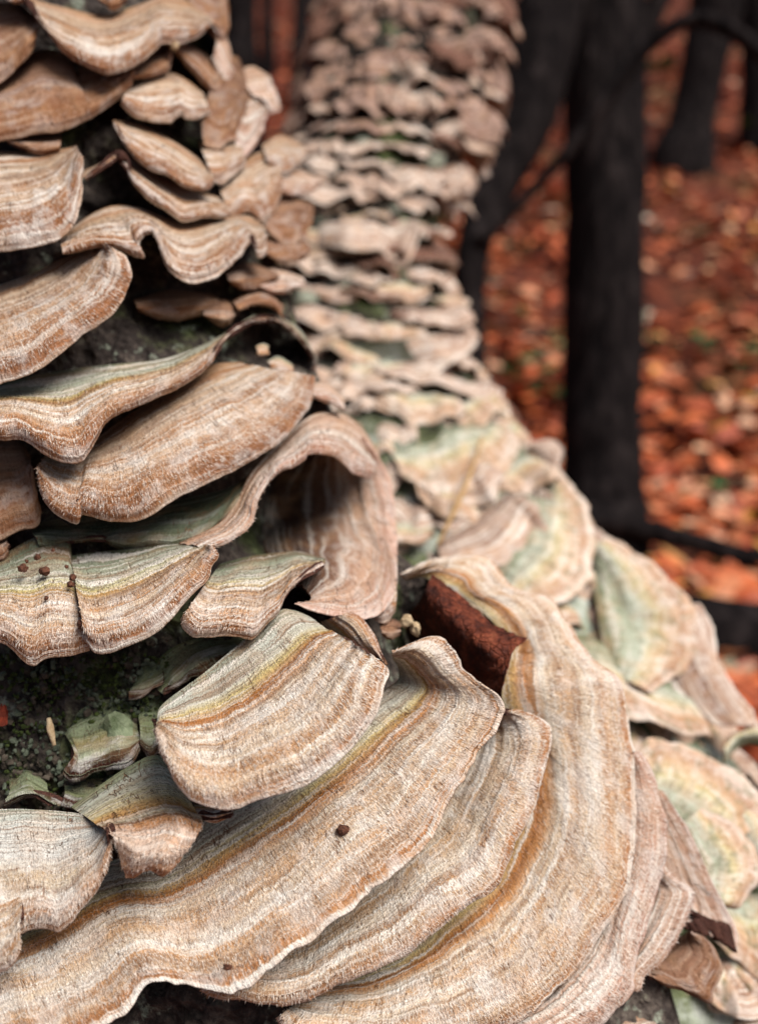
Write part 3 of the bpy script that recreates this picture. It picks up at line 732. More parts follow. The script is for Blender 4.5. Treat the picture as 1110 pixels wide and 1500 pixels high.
# ---- upper right edge of the front trunk
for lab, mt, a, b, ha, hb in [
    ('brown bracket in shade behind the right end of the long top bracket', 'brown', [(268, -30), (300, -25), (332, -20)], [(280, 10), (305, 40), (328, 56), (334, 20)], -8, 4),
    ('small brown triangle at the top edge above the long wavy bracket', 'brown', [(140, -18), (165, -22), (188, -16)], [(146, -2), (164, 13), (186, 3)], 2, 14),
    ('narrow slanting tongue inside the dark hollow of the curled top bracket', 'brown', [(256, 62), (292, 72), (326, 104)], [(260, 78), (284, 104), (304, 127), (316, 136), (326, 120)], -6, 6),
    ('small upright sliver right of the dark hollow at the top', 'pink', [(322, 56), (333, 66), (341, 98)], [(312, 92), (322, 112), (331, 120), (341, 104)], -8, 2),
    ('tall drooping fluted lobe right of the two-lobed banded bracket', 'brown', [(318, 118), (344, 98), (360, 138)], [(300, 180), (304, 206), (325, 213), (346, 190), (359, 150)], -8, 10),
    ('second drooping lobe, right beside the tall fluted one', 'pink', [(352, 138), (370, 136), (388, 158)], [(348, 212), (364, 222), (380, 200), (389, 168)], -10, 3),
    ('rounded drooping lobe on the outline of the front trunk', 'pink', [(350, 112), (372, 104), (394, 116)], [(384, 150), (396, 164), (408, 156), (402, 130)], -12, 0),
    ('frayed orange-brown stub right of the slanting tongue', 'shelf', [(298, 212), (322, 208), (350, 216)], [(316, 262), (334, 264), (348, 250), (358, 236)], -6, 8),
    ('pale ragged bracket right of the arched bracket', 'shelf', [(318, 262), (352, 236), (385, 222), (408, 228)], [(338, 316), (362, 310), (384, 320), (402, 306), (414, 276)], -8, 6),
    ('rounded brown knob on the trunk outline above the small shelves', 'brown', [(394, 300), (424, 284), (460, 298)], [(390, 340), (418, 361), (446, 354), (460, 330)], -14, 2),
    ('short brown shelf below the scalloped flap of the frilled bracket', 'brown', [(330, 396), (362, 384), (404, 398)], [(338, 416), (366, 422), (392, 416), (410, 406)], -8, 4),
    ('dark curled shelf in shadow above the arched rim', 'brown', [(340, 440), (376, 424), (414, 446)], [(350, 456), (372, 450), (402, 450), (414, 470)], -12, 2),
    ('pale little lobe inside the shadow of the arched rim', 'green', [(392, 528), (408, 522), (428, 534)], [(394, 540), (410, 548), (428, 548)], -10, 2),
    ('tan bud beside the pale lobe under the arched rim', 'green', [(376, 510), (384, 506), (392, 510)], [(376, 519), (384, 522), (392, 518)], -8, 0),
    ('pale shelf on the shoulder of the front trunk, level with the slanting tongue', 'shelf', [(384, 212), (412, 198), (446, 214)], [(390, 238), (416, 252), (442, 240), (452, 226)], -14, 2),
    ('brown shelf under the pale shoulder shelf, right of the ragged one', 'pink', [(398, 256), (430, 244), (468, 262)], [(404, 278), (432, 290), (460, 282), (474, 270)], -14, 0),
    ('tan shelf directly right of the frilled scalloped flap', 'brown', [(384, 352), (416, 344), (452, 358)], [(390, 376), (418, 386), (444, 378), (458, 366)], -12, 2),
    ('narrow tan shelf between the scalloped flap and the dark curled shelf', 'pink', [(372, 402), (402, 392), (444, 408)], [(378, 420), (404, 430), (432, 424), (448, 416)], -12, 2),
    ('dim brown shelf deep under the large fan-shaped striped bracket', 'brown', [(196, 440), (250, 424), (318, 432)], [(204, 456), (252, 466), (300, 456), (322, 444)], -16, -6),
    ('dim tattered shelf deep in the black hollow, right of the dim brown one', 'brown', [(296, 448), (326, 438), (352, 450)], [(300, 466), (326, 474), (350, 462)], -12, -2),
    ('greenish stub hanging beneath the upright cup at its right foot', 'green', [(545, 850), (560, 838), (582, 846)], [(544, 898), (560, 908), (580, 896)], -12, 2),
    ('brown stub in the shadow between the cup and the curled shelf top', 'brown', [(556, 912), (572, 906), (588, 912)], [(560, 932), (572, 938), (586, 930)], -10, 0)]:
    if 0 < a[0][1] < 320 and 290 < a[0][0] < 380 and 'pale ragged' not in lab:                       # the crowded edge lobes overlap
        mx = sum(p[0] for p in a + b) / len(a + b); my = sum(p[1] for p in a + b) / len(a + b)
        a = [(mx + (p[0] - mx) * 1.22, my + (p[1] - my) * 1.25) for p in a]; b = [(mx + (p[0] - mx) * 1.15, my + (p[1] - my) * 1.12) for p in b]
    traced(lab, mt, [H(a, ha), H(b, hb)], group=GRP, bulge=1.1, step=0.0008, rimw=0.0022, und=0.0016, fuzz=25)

# ------------------------------------------------------------------ dead leaf and small things on the front trunk
def leaf_sheet(name, label, cat, mat, rows, depth=D0, thick=0.0004, group=None):
    R = [cr(np.asarray(r, float), np.linspace(0, 1, 60)) for r in rows]
    W = [P(q[:, 0], q[:, 1], depth(q[:, 0], q[:, 1]) - q[:, 2] / 1000) for q in R]
    G, Lu, Lv, nu, nv = sheet(W, step=0.001)
    nn = normals(G); s = np.sign((nn * (CAM - G)).sum(2).mean()); nn = nn * s
    G = G + nn * (0.0022 * fbm(np.arange(nu)[:, None] * 0.14, np.arange(nv)[None] * 0.18, 31, 4))[..., None]
    G[:, 0] += (G[:, 0] - G[:, 2]) * (3.4 * fbm(np.arange(nu) * 0.5, 0 * np.arange(nu), 5, 3))[:, None]
    B = G - nn * thick
    base = G[nu // 2, nv // 2]
    V = np.concatenate([G.reshape(-1, 3), B.reshape(-1, 3)]) - base
    f = grid_faces(nu, nv, 0, s < 0); f2 = grid_faces(nu, nv, nu * nv, s > 0)
    ring = np.concatenate([np.arange(nv), np.arange(1, nu) * nv + nv - 1, (nu - 1) * nv + np.arange(nv - 2, -1, -1), np.arange(nu - 2, 0, -1) * nv])
    r2 = np.roll(ring, -1); f3 = np.stack([ring, r2, r2 + nu * nv, ring + nu * nv], -1)
    o = link(name, mesh_np(name, V, np.concatenate([f, f2, f3])), mat); o.location = base
    return tag(o, label, cat, group)
leaf_sheet('dead_leaf', 'curled reddish-brown dead leaf lying in the cup of the outer pale shelf', 'leaf', M['deadleaf'],
    [[(634, 838, 8), (662, 862, 10), (702, 895, 14), (742, 924, 18), (772, 935, 21)],
     [(630, 848, 11), (655, 876, 14), (693, 913, 17), (730, 940, 20), (766, 941, 23)],
     [(622, 862, 8), (645, 895, 9), (682, 935, 11), (718, 962, 15), (752, 953, 21)],
     [(610, 885, -10), (630, 925, -14), (664, 966, -12), (702, 992, -2), (740, 990, 14)],
     [(590, 910, -40), (610, 960, -46), (652, 1008, -40), (696, 1034, -8), (732, 1036, 4)]])
leaf_sheet('leaf_scrap', 'small scrap of red leaf on the dark bark at the left edge', 'leaf', M['redleaf'],
    [[(-10, 1032, 2), (5, 1034, 3), (12, 1040, 3)], [(-10, 1062, 4), (4, 1064, 3), (12, 1060, 2)]])

def blob(name, label, cat, mat, px, py, h, r, depth=D0, sq=(1, 1, 1), seed=1, group=None):
    bm = bmesh.new(); bmesh.ops.create_icosphere(bm, subdivisions=2, radius=1.0)
    rr = random.Random(seed)
    for v in bm.verts:
        k = 1 + rr.uniform(-0.28, 0.28)
        v.co = Vector((v.co.x * sq[0] * r * k, v.co.y * sq[1] * r * k, v.co.z * sq[2] * r * k))
    me = bpy.data.meshes.new(name); bm.to_mesh(me); bm.free()
    o = link(name, me, mat)
    o.location = P(px, py, float(np.ravel(depth(px, py))[0]) - h / 1000)
    return tag(o, label, cat, group)
blob('lichen_knob', 'rounded pale green knob on top of the mossy green old bracket', 'lichen', M['knob'], 172, 1074, -2, 0.0046, sq=(0.95, 0.6, 1.5), seed=44)
blob('bark_crumb', 'dark crumb of bark lying on the middle of the largest pale shelf', 'crumb', M['crumb'], 502, 1216, 24, 0.0017, sq=(1, 0.7, 0.9), seed=3)
blob('bark_crumb', 'flat brown speck near the lower rim of the largest pale shelf', 'crumb', M['crumb'], 333, 1417, 31, 0.0012, sq=(1, 0.5, 0.8), seed=5)
blob('bark_crumb', 'pale crumb in the dark hollow left of the dead leaf, upper of two', 'crumb', M['palewood'], 595, 910, 4, 0.0022, sq=(1, 0.8, 1), seed=6)
blob('bark_crumb', 'pale crumb in the dark hollow left of the dead leaf, lower of two', 'crumb', M['palewood'], 608, 922, 4, 0.0020, sq=(0.8, 0.8, 1.3), seed=8)
blob('bark_crumb', 'pale bead under the rim notch of the long top bracket', 'crumb', M['palewood'], 256, 67, 20, 0.0018, seed=9)
for k, (x, y) in enumerate([(78, 806), (56, 816), (66, 836), (98, 830), (107, 846), (34, 832), (68, 876), (120, 900), (119, 915), (40, 822), (104, 856)]):
    blob('dirt_crumb', 'brown dirt crumb on the green top of the left joined bracket', 'crumb', M['crumb'], x, y, 16 + (y - 800) * 0.1, 0.0006 + 0.0004 * (k % 3), seed=20 + k, group='dirt crumbs on the left joined bracket')

# bark flakes, lichen crumbs and moss of the bare patch: parts of the front trunk
def scatter_bits(name, mat, n, area, rmin, rmax, h0, seed):
    rr = np.random.default_rng(seed)
    bm = bmesh.new(); bmesh.ops.create_icosphere(bm, subdivisions=1, radius=1.0)
    bv = np.array([v.co[:] for v in bm.verts]); bf = np.array([[v.index for v in f.verts] for f in bm.faces]); bm.free()
    V, Fc = [], []
    x0, y0, x1, y1 = area
    i = -1
    while i < n - 1:
        px, py = rr.uniform(x0, x1), rr.uniform(y0, y1)
        if float(vnoise(px * 0.03, py * 0.03, seed)) * 0.6 + float(vnoise(px * 0.09, py * 0.09, seed + 3)) * 0.4 < 0.52: continue
        i += 1
        c = P(px, py, float(D0(px, py)) - (h0 + rr.uniform(-3, 1.5)) / 1000)
        s = rr.uniform(rmin, rmax) * (0.6 + 0.8 * rr.random(3))
        V.append(c + bv * s * (1 + rr.uniform(-0.35, 0.35, (len(bv), 1)))); Fc.append(bf + i * len(bv))
    o = link(name, mesh_np(name, np.concatenate(V), np.concatenate(Fc), None, False), mat, front_tree)
    o.location = -Vector(front_tree.location)
    o["kind"] = 'stuff'
scatter_bits('lichen', M['lichen'], 900, (-60, 940, 250, 1200), 0.0003, 0.0010, -5, 1)
scatter_bits('bark_flakes', M['flake'], 900, (-60, 930, 330, 1210), 0.0004, 0.0015, -5.5, 2)
scatter_bits('moss', M['moss'], 700, (-40, 960, 260, 1190), 0.0003, 0.0008, -5, 3)

def tube(pts, rad, n=8):
    pts = np.asarray(pts, float); rad = np.broadcast_to(np.asarray(rad, float), (len(pts),))
    t = np.gradient(pts, axis=0); t /= np.linalg.norm(t, axis=1, keepdims=True)
    ref = np.array((0.31, 0.9, 0.2)); ref = ref / np.linalg.norm(ref)
    u = np.cross(t, ref); u /= np.linalg.norm(u, axis=1, keepdims=True); v = np.cross(t, u)
    a = np.linspace(0, 2 * math.pi, n, endpoint=False)
    return pts[:, None] + rad[:, None, None] * (np.cos(a)[None, :, None] * u[:, None] + np.sin(a)[None, :, None] * v[:, None])

def tube_obj(name, pts, rad, mat, n=8, parent=None, noise=0.0, sub=6):
    q = cr(np.concatenate([np.asarray(pts, float), np.asarray(rad, float)[:, None]], 1), np.linspace(0, 1, sub * len(pts)))
    R = tube(q[:, :3], np.abs(q[:, 3]), n)
    if noise:
        c = q[:, :3][:, None]
        a = np.linspace(0, 2 * math.pi, n, endpoint=False)
        k = 1 + noise * 2 * fbm(np.cos(a)[None] * 2 + 7 + 0 * q[:, :1], np.arange(len(q))[:, None] * 0.25 + np.sin(a)[None] * 2, 11, 3)
        R = c + (R - c) * k[..., None]
    base = q[0, :3] * 1.0
    me = close_loop_tube(name, R - base)
    bm = bmesh.new(); bm.from_mesh(me)
    bmesh.ops.holes_fill(bm, edges=[e for e in bm.edges if e.is_boundary], sides=0)
    bm.to_mesh(me); bm.free()
    o = link(name, me, mat, parent)
    o.location = Vector(base) - (Vector(parent.location) if parent is not None else Vector((0, 0, 0)))
    return o

def on_front(px, py, h): return P(px, py, float(D0(px, py)) - h / 1000)
for lab, pts, mt, rad in [
    ('forked pale splinter on the bare dark bark', [(72, 1052, 3), (75, 1070, 4), (80, 1092, 3)], 'palewood', 0.0011)]:
    tag(tube_obj('splinter', [on_front(*p) for p in pts], [rad * 0.6, rad, rad * 0.5], M[mt], noise=0.25), lab, 'splinter')

# ------------------------------------------------------------------ brackets on the rear trunk
GR2 = 'small bracket fungi on the rear trunk'
def traced_rear(label, mat, rows, **kw):
    rows = [[(p[0], p[1], p[2] * 0.62) for p in q] for q in rows]
    traced(label, mat, rows, depth=D1, step=0.0013, group='larger bracket fungi on the rear trunk', **{'und': 0.0032, 'rimw': 0.003, 'under': 'under_pale', **kw})
traced_rear('large blurred grey-green bracket at the right edge with tan outer rim', 'rearpale',
    [H([(925, 1245), (940, 1238), (955, 1234), (970, 1238), (985, 1248), (1000, 1265)], 8), H([(905, 1120), (945, 1083), (1000, 1088), (1060, 1118), (1110, 1165), (1125, 1205)], 24)])
traced_rear('rounded yellow-green lobe below the grey-green bracket at the right edge', 'rearpale',
    [H([(985, 1215), (988, 1250), (998, 1290), (1020, 1315)], 20), H([(1030, 1182), (1072, 1210), (1104, 1258), (1108, 1292), (1085, 1318), (1058, 1324)], 32)], bulge=1.4)
traced_rear('tan lobe at the right edge beside the yellow-green one', 'rearpale',
    [H([(1060, 1200), (1080, 1230), (1110, 1280)], 0), H([(1080, 1170), (1120, 1200), (1150, 1290)], 18)])
traced_rear('green banded bracket cut off by the right edge', 'rearpale',
    [H([(1060, 1120), (1075, 1100), (1100, 1090), (1140, 1100)], 0), H([(1062, 1080), (1085, 1062), (1120, 1060), (1160, 1090)], 16)])
traced_rear('white-green curled bracket with a dark hole on the right flank', 'rearpale',
    [H([(888, 985), (880, 930), (872, 880), (862, 820)], 10), H([(950, 1015), (1012, 965), (1020, 900), (965, 835), (888, 785)], 28)])
traced_rear('pale green sloping shelf below the white-green curled bracket', 'rearpale',
    [H([(830, 925), (870, 935), (930, 970), (1000, 1005)], 8), H([(880, 1040), (930, 1052), (990, 1070), (1050, 1085)], 24)])
traced_rear('tan wedge-like bracket pointing right on the lower flank', 'rear',
    [H([(930, 960), (960, 1010), (1000, 1060)], 4), H([(985, 905), (1032, 884), (1062, 985), (1118, 1065)], 18)])
traced_rear('grey and tan bracket above the outer pale shelf', 'rearpale',
    [H([(720, 840), (745, 790), (770, 740), (800, 700)], 0), H([(790, 900), (850, 870), (868, 800), (850, 730), (815, 680)], 26)], bulge=1.2)
traced_rear('grey-purple upright bracket left of the grey and tan one', 'rear',
    [H([(640, 800), (660, 770), (700, 740), (740, 720)], 0), H([(650, 830), (720, 830), (770, 800), (790, 740)], 16)])
traced_rear('wide tan shelf with pale green centre above the dry stalk', 'rearpale',
    [H([(570, 660), (610, 640), (660, 620), (720, 620)], 0), H([(590, 700), (640, 725), (700, 715), (745, 680), (760, 640)], 30)], bulge=1.1)
traced_rear('tan knob on the right outline of the rear trunk', 'rear',
    [H([(770, 660), (790, 680), (800, 700)], -6), H([(780, 648), (812, 645), (826, 668), (815, 700)], 12)])
traced_rear('long pale shelf below the black gap, above the green patch', 'rearpale',
    [H([(440, 480), (500, 462), (570, 460), (620, 470)], -2), H([(445, 505), (500, 500), (570, 498), (625, 495)], 22)])
traced_rear('long tan shelf casting a black gap beside the rounded knob', 'rear',
    [H([(455, 345), (500, 335), (560, 322), (610, 318)], -4), H([(462, 356), (505, 352), (560, 338), (612, 326)], 26)])
traced_rear('pale rounded shelf under the long tan shelf', 'rearpale',
    [H([(455, 385), (500, 372), (560, 372)], -4), H([(458, 400), (500, 410), (545, 404), (565, 390)], 26)])
traced_rear('tan shelf in the middle of the rear trunk with a black gap beneath', 'rear',
    [H([(420, 258), (470, 248), (520, 250), (550, 245)], -4), H([(425, 272), (470, 282), (520, 278), (552, 262)], 26)])
traced_rear('white-tipped shelf near the waist of the rear trunk', 'rear',
    [H([(440, 215), (480, 205), (530, 205), (555, 200)], -4), H([(445, 230), (475, 238), (515, 236), (553, 215)], 26)])
for k, (x, y, ww, mt, lab) in enumerate([(410, 412, 60, 'rearpale', 'pale shelf touching the front trunk at the level of the long black gap'), (500, 425, 80, 'rear', 'round tan shelf with orange underside at the waist of the rear trunk'), (590, 425, 80, 'rearpale', 'pale wavy shelf beside the right outline below the waist'),
        (545, 545, 90, 'rearpale', 'mossy green shelf in the middle of the flare'), (630, 540, 70, 'rear', 'tan shelf with a dark hole near the right outline'), (590, 590, 100, 'rearpale', 'yellowish shelf below the mossy green one'), (600, 780, 70, 'rearpale', 'pale shelf beside the cup bracket, above the dead leaf')]):
    traced_rear(lab, mt, [H([(x - ww / 2, y - 10), (x, y - 20), (x + ww / 2, y - 12)], -4), H([(x - ww / 2, y + 6), (x - ww / 5, y + 18), (x + ww / 5, y + 17), (x + ww / 2, y + 3)], 24)], bulge=1.2)

def fan(c, nrm, width, prot, seed, droop=0.25, tilt=0.0):
    """free bracket growing from point c on the bark with outward normal nrm"""
    n = nrm / np.linalg.norm(nrm)
    upv = np.array((0, 0, 1.0)); upv = upv - n * upv.dot(n); upv /= np.linalg.norm(upv)
    sidev = np.cross(n, upv)
    upv, sidev = upv * math.cos(tilt) + sidev * math.sin(tilt), sidev * math.cos(tilt) - upv * math.sin(tilt)
    rr = np.random.default_rng(int(seed * 1000) % 2 ** 31)
    a = np.linspace(0, math.pi, 26)
    lob = 1 + 1.3 * fbm(a * 1.8 + seed * 9, 0 * a, seed, 3)
    wav = fbm(a * 2.2 + seed * 5, 0 * a, seed + 2, 2) * 0.9
    rows = []
    for t in np.linspace(0, 1, 7):
        th = t * 1.5
        rad = (0.25 + 0.75 * np.sin(a)) * prot * math.sin(th) * lob
        x = -np.cos(a) * width / 2 * (0.85 + 0.25 * t)
        z = -droop * prot * (1 - math.cos(th)) * (0.5 + 0.8 * np.sin(a)) + wav * prot * t
        out = rad - 0.007 * (1 - t) - 0.10 * width * np.cos(a) ** 2
        rows.append(c + x[:, None] * sidev + out[:, None] * n + z[:, None] * upv)
    return rows

ys_cnt = 0
rr = random.Random(12)
cells = []
y = -110.0
while y < 1420:
    l, r, d = (float(np.interp(y, RTa[:, 0], RTa[:, k])) for k in (1, 2, 3))
    big = float(np.interp(y, [-100, 200, 400, 700, 1000, 1400], [44, 54, 76, 84, 96, 110]))
    dy = float(np.interp(y, [-100, 200, 400, 700, 1400], [16, 20, 25, 32, 46]))
    x = -1.16 + rr.uniform(0, 0.1)
    stepn = big / ((r - l) / 2) * 0.74
    while x < 1.18:
        cells.append((x + rr.uniform(-0.06, 0.06), y + rr.uniform(-dy * 0.4, dy * 0.4), big * rr.uniform(0.55, 1.35), d))
        x += stepn
    y += dy
def region_label(y, k):
    if y < 200: return 'small tan wavy bracket on the blurred upper part of the rear trunk'
    if y < 450: return 'small shelf-like bracket around the waist of the rear trunk'
    if y < 800: return 'pale wavy bracket on the flare of the rear trunk'
    return 'blurred pale bracket low on the right flank of the rear trunk'
cand = []
for (s, y, big, d) in cells:
    ang = math.pi / 2 - s * 1.45
    ring = rear_ring(y)
    i = int(round(ang / (2 * math.pi) * 120)) % 120
    c = ring[i]
    ctr = ring.mean(0)
    rel = c - CAM
    dd = rel.dot(FWD); sx = 555 + rel.dot(RIGHT) / dd * F; sy = 750 - rel.dot(UP) / dd * F
    if sx < np.interp(y, [0, 150, 400, 560, 800, 900, 1000, 1300, 1500], [330, 390, 400, 480, 560, 800, 900, 950, 1040]) - 30: continue
    if sx > 1180 or sy > 1490: continue
    if sx > 900 and 1060 < sy < 1340 and rr.random() < 0.8: continue
    nx = (ring[(i + 1) % 120] - ring[(i - 1) % 120]); nn = np.cross(nx, UP)
    if nn.dot(c - ctr) < 0: nn = -nn
    nn = nn / np.linalg.norm(nn) + np.array((0, 0, float(np.interp(y, [0, 200, 420], [-0.17, -0.1, 0.12]))))
    facing = max(0.15, -nn.dot(rel) / np.linalg.norm(rel) / np.linalg.norm(nn))
    cand.append((big * (0.4 + facing), y, big, dd, c, nn, len(cand)))
cand.sort(key=lambda q: -q[0])
N_ONE = 205
mass = {}
for rank, (key, y, big, dd, c, nn, cnt) in enumerate(cand):
    rr = random.Random(900 + cnt)
    waist = 1.0 if 190 < y < 620 else 0.0
    width = big / F * dd * (1.18 + 0.35 * waist * rr.random() + 0.5 * rr.random() ** 3)
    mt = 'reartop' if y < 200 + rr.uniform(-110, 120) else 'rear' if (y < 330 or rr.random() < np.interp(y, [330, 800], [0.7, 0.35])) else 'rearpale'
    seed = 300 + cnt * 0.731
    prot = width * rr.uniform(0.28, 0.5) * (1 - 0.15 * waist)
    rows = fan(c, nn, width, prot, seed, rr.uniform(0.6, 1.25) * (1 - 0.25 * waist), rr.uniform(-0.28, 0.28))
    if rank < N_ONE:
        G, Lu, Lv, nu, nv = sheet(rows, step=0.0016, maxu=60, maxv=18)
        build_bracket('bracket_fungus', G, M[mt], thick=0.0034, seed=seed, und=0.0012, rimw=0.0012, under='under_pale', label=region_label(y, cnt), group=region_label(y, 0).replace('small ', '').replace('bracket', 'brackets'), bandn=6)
    else:
        G, Lu, Lv, nu, nv = sheet(rows, step=0.003, maxu=24, maxv=10)
        G = G.reshape(nu, nv, 3)
        dv = np.linalg.norm(np.diff(G, axis=1), axis=2); vm = np.concatenate([np.zeros((nu, 1)), np.cumsum(dv, 1)], 1); vv = vm / (vm[:, -1:] + 1e-9)
        n_ = normals(G); n_ = n_ * np.sign((n_ * (CAM - G)).sum(2).mean())
        T = G + n_ * (0.0016 * fbm(vm * 200 + cnt, np.arange(nu)[:, None] * 0.3 + 0 * vm, seed, 2))[..., None]
        V = np.concatenate([T.reshape(-1, 3), (G - n_ * (0.003 * (1.15 - vv))[..., None]).reshape(-1, 3)])
        f = grid_faces(nu, nv); f2 = grid_faces(nu, nv, nu * nv, True)
        a_ = np.arange(nu - 1) * nv + nv - 1; f3 = np.stack([a_, a_ + nv, a_ + nv + nu * nv, a_ + nu * nv], -1)
        um = np.repeat(np.linspace(0, Lu * 100, nu)[:, None], nv, 1)
        mass.setdefault(mt, []).append((V, np.concatenate([f, f2, f3]), np.tile(um.ravel(), 2), np.tile(vm.ravel() * 100, 2), np.tile(vv.ravel(), 2), np.full(2 * nu * nv, seed)))
mroot = empty('bracket_fungi', rear_tree.location)
tag(mroot, 'crust of the smallest bracket fungi crowding between the larger ones on the rear trunk', 'fungi', kind='stuff')
for mt, L in mass.items():
    off, Fs = 0, []
    for q in L: Fs.append(q[1] + off); off += len(q[0])
    me = mesh_np('bracket_crust', np.concatenate([q[0] for q in L]) - np.array(rear_tree.location), np.concatenate(Fs), {k: np.concatenate([q[i + 2] for q in L]) for i, k in enumerate(('um', 'vm', 'vv', 'sd'))})
    o_ = link('bracket_crust', me, M[mt], mroot); o_["kind"] = 'stuff'
print('rear brackets', len(cand), 'singly', min(N_ONE, len(cand)))

# little things on the rear trunk
def on_rear(px, py, h): return P(px, py, float(D1(px, py)[0]) - h / 1000)
tag(tube_obj('dry_stalk', [on_rear(706, 640, 34), on_rear(690, 690, 36), on_rear(668, 742, 34), on_rear(640, 800, 20)], [0.0008, 0.0012, 0.0012, 0.0008], M['straw']),
    'dry straw-coloured stalk leaning across the wide tan shelf', 'stalk')
leaf_sheet('leaf_scrap', 'orange scrap of leaf stuck under the round tan shelf at the waist', 'leaf', M['orangeleaf'],
    [[(432, 458, 14), (455, 452, 20), (480, 456, 16)], [(436, 472, 18), (458, 474, 22), (482, 470, 16)]], depth=D1)
for k, (x, y) in enumerate([(412, 232), (532, 212), (636, 236), (446, 640 - 200)]):
    blob('pale_bud', ['white bud between the two trunks', 'white bud at the waist of the rear trunk', 'white bud right of the centre of the rear trunk', 'white bud on the pale waist shelf'][k], 'fungus', M['palewood'] if k > 3 else M['white'], x, y, 18, 0.009, depth=D1, sq=(1, 0.7, 0.8), seed=70 + k)

# ------------------------------------------------------------------ forest behind
def tree(name, label, pts, branches=(), group='trees behind the trunks'):
    """pts from the base upward: photo x, y, width in photo pixels, depth"""
    W = [P(x, y, d) for x, y, wd, d in pts]; R = [wd / 2 / F * d for x, y, wd, d in pts]
    b = W[0].copy(); g0 = float(gz(b[0], b[1]))
    W = [np.array((b[0], b[1], g0 - 0.15))] + W if b[2] > g0 - 0.1 else W
    R = [R[0] * 1.25] + R if len(R) < len(W) else R
    top = W[-1] + (W[-1] - W[-2]) / np.linalg.norm(W[-1] - W[-2]) * 2.5
    W.append(top); R.append(R[-1] * 0.6)
    root = empty(name, W[0])
    tube_obj('trunk', W, R, M['tree'], n=20, parent=root, noise=0.12, sub=10)
    for br in branches:
        tube_obj('branch', [P(x, y, d) for x, y, wd, d in br], [wd / 2 / F * d for x, y, wd, d in br], M['tree'], n=8, parent=root, noise=0.15)
    return tag(root, label, 'tree', group)
tree('forest_tree', 'thick straight dark trunk standing right of the fungus-covered trunk', [(880, 795, 142, 2.06), (882, 735, 120, 2.08), (882, 600, 114, 2.1), (884, 350, 112, 2.1), (887, 0, 118, 2.12), (893, -300, 118, 2.16)],
     branches=[[(905, 120, 40, 2.12), (1000, -60, 30, 2.1), (1120, -200, 20, 2.0)]])
tree('forest_tree', 'slender dark tree leaning right, close beside the thick straight trunk, with arching bough', [(705, 660, 70, 1.75), (694, 600, 52, 1.75), (688, 480, 47, 1.75), (692, 370, 48, 1.75), (722, 280, 66, 1.8), (768, 165, 92, 1.85), (800, 0, 108, 1.9), (825, -250, 112, 2.0)],
     branches=[[(700, 356, 22, 1.72), (760, 298, 18, 1.7), (830, 222, 18, 1.68), (900, 130, 20, 1.66), (955, 62, 22, 1.64), (1010, 30, 22, 1.62), (1065, 42, 22, 1.6), (1130, 95, 20, 1.58), (1220, 220, 14, 1.56)]])
tree('forest_tree', 'far dark trunk at the upper right, slanting to the left foot', [(1000, 232, 92, 5.6), (1012, 180, 66, 5.6), (1034, 80, 68, 5.6), (1052, -20, 76, 5.6), (1070, -200, 78, 5.6)])
tree('forest_tree', 'far dark trunk cut off by the right edge', [(1118, 210, 70, 6.0), (1114, 120, 54, 6.0), (1112, 0, 54, 6.0), (1110, -200, 54, 6.0)])
tree('forest_tree', 'dark blue-grey trunk at the top left between the two fungus trunks', [(354, 150, 62, 3.2), (352, 60, 48, 3.2), (352, -60, 48, 3.2), (354, -260, 46, 3.2)])
tree('forest_tree', 'thin far trunk near the top left gap', [(440, 90, 30, 7.0), (442, 20, 24, 7.0), (446, -120, 24, 7.0)])
tree('forest_tree', 'thin far trunk next to the blue-grey trunk', [(392, 60, 22, 8.5), (392, 10, 18, 8.5), (392, -100, 18, 8.5)])
rt = random.Random(5)
for k in range(26):
    x = rt.uniform(-8, 14); yy = rt.uniform(12, 30)
    rad = rt.uniform(0.12, 0.3)
    z0 = float(gz(x, yy))
    root = empty('forest_tree', (x, yy, z0 - 0.2))
    lean = rt.uniform(-0.4, 0.4)
    tube_obj('trunk', [np.array((x, yy, z0 - 0.2)), np.array((x, yy, z0 + 0.4)), np.array((x + lean, yy, z0 + 4)), np.array((x + 2 * lean, yy, z0 + 9))], [rad * 1.4, rad, rad * 0.8, rad * 0.5], M['tree'], n=10, parent=root, noise=0.1, sub=4)
    tag(root, 'distant dark trunk on the leaf-covered slope', 'tree', 'distant trunks up the slope')

def log_obj(label, pts):
    W = [P(x, y, d) for x, y, wd, d in pts]; R = [wd / 2 / F * d for x, y, wd, d in pts]
    return tag(tube_obj('fallen_log', W, R, M['tree'], n=14, noise=0.15, sub=10), label, 'log')
log_obj('thin dark fallen branch across the orange leaves at right', [(800, 752, 26, 1.98), (900, 768, 34, 1.96), (1000, 790, 32, 1.94), (1100, 818, 32, 1.92), (1260, 850, 28, 1.9)])
log_obj('thick dark fallen log at the right edge below the orange leaves', [(880, 905, 80, 1.45), (960, 930, 125, 1.45), (1050, 945, 135, 1.45), (1180, 960, 130, 1.45), (1350, 980, 120, 1.45)])

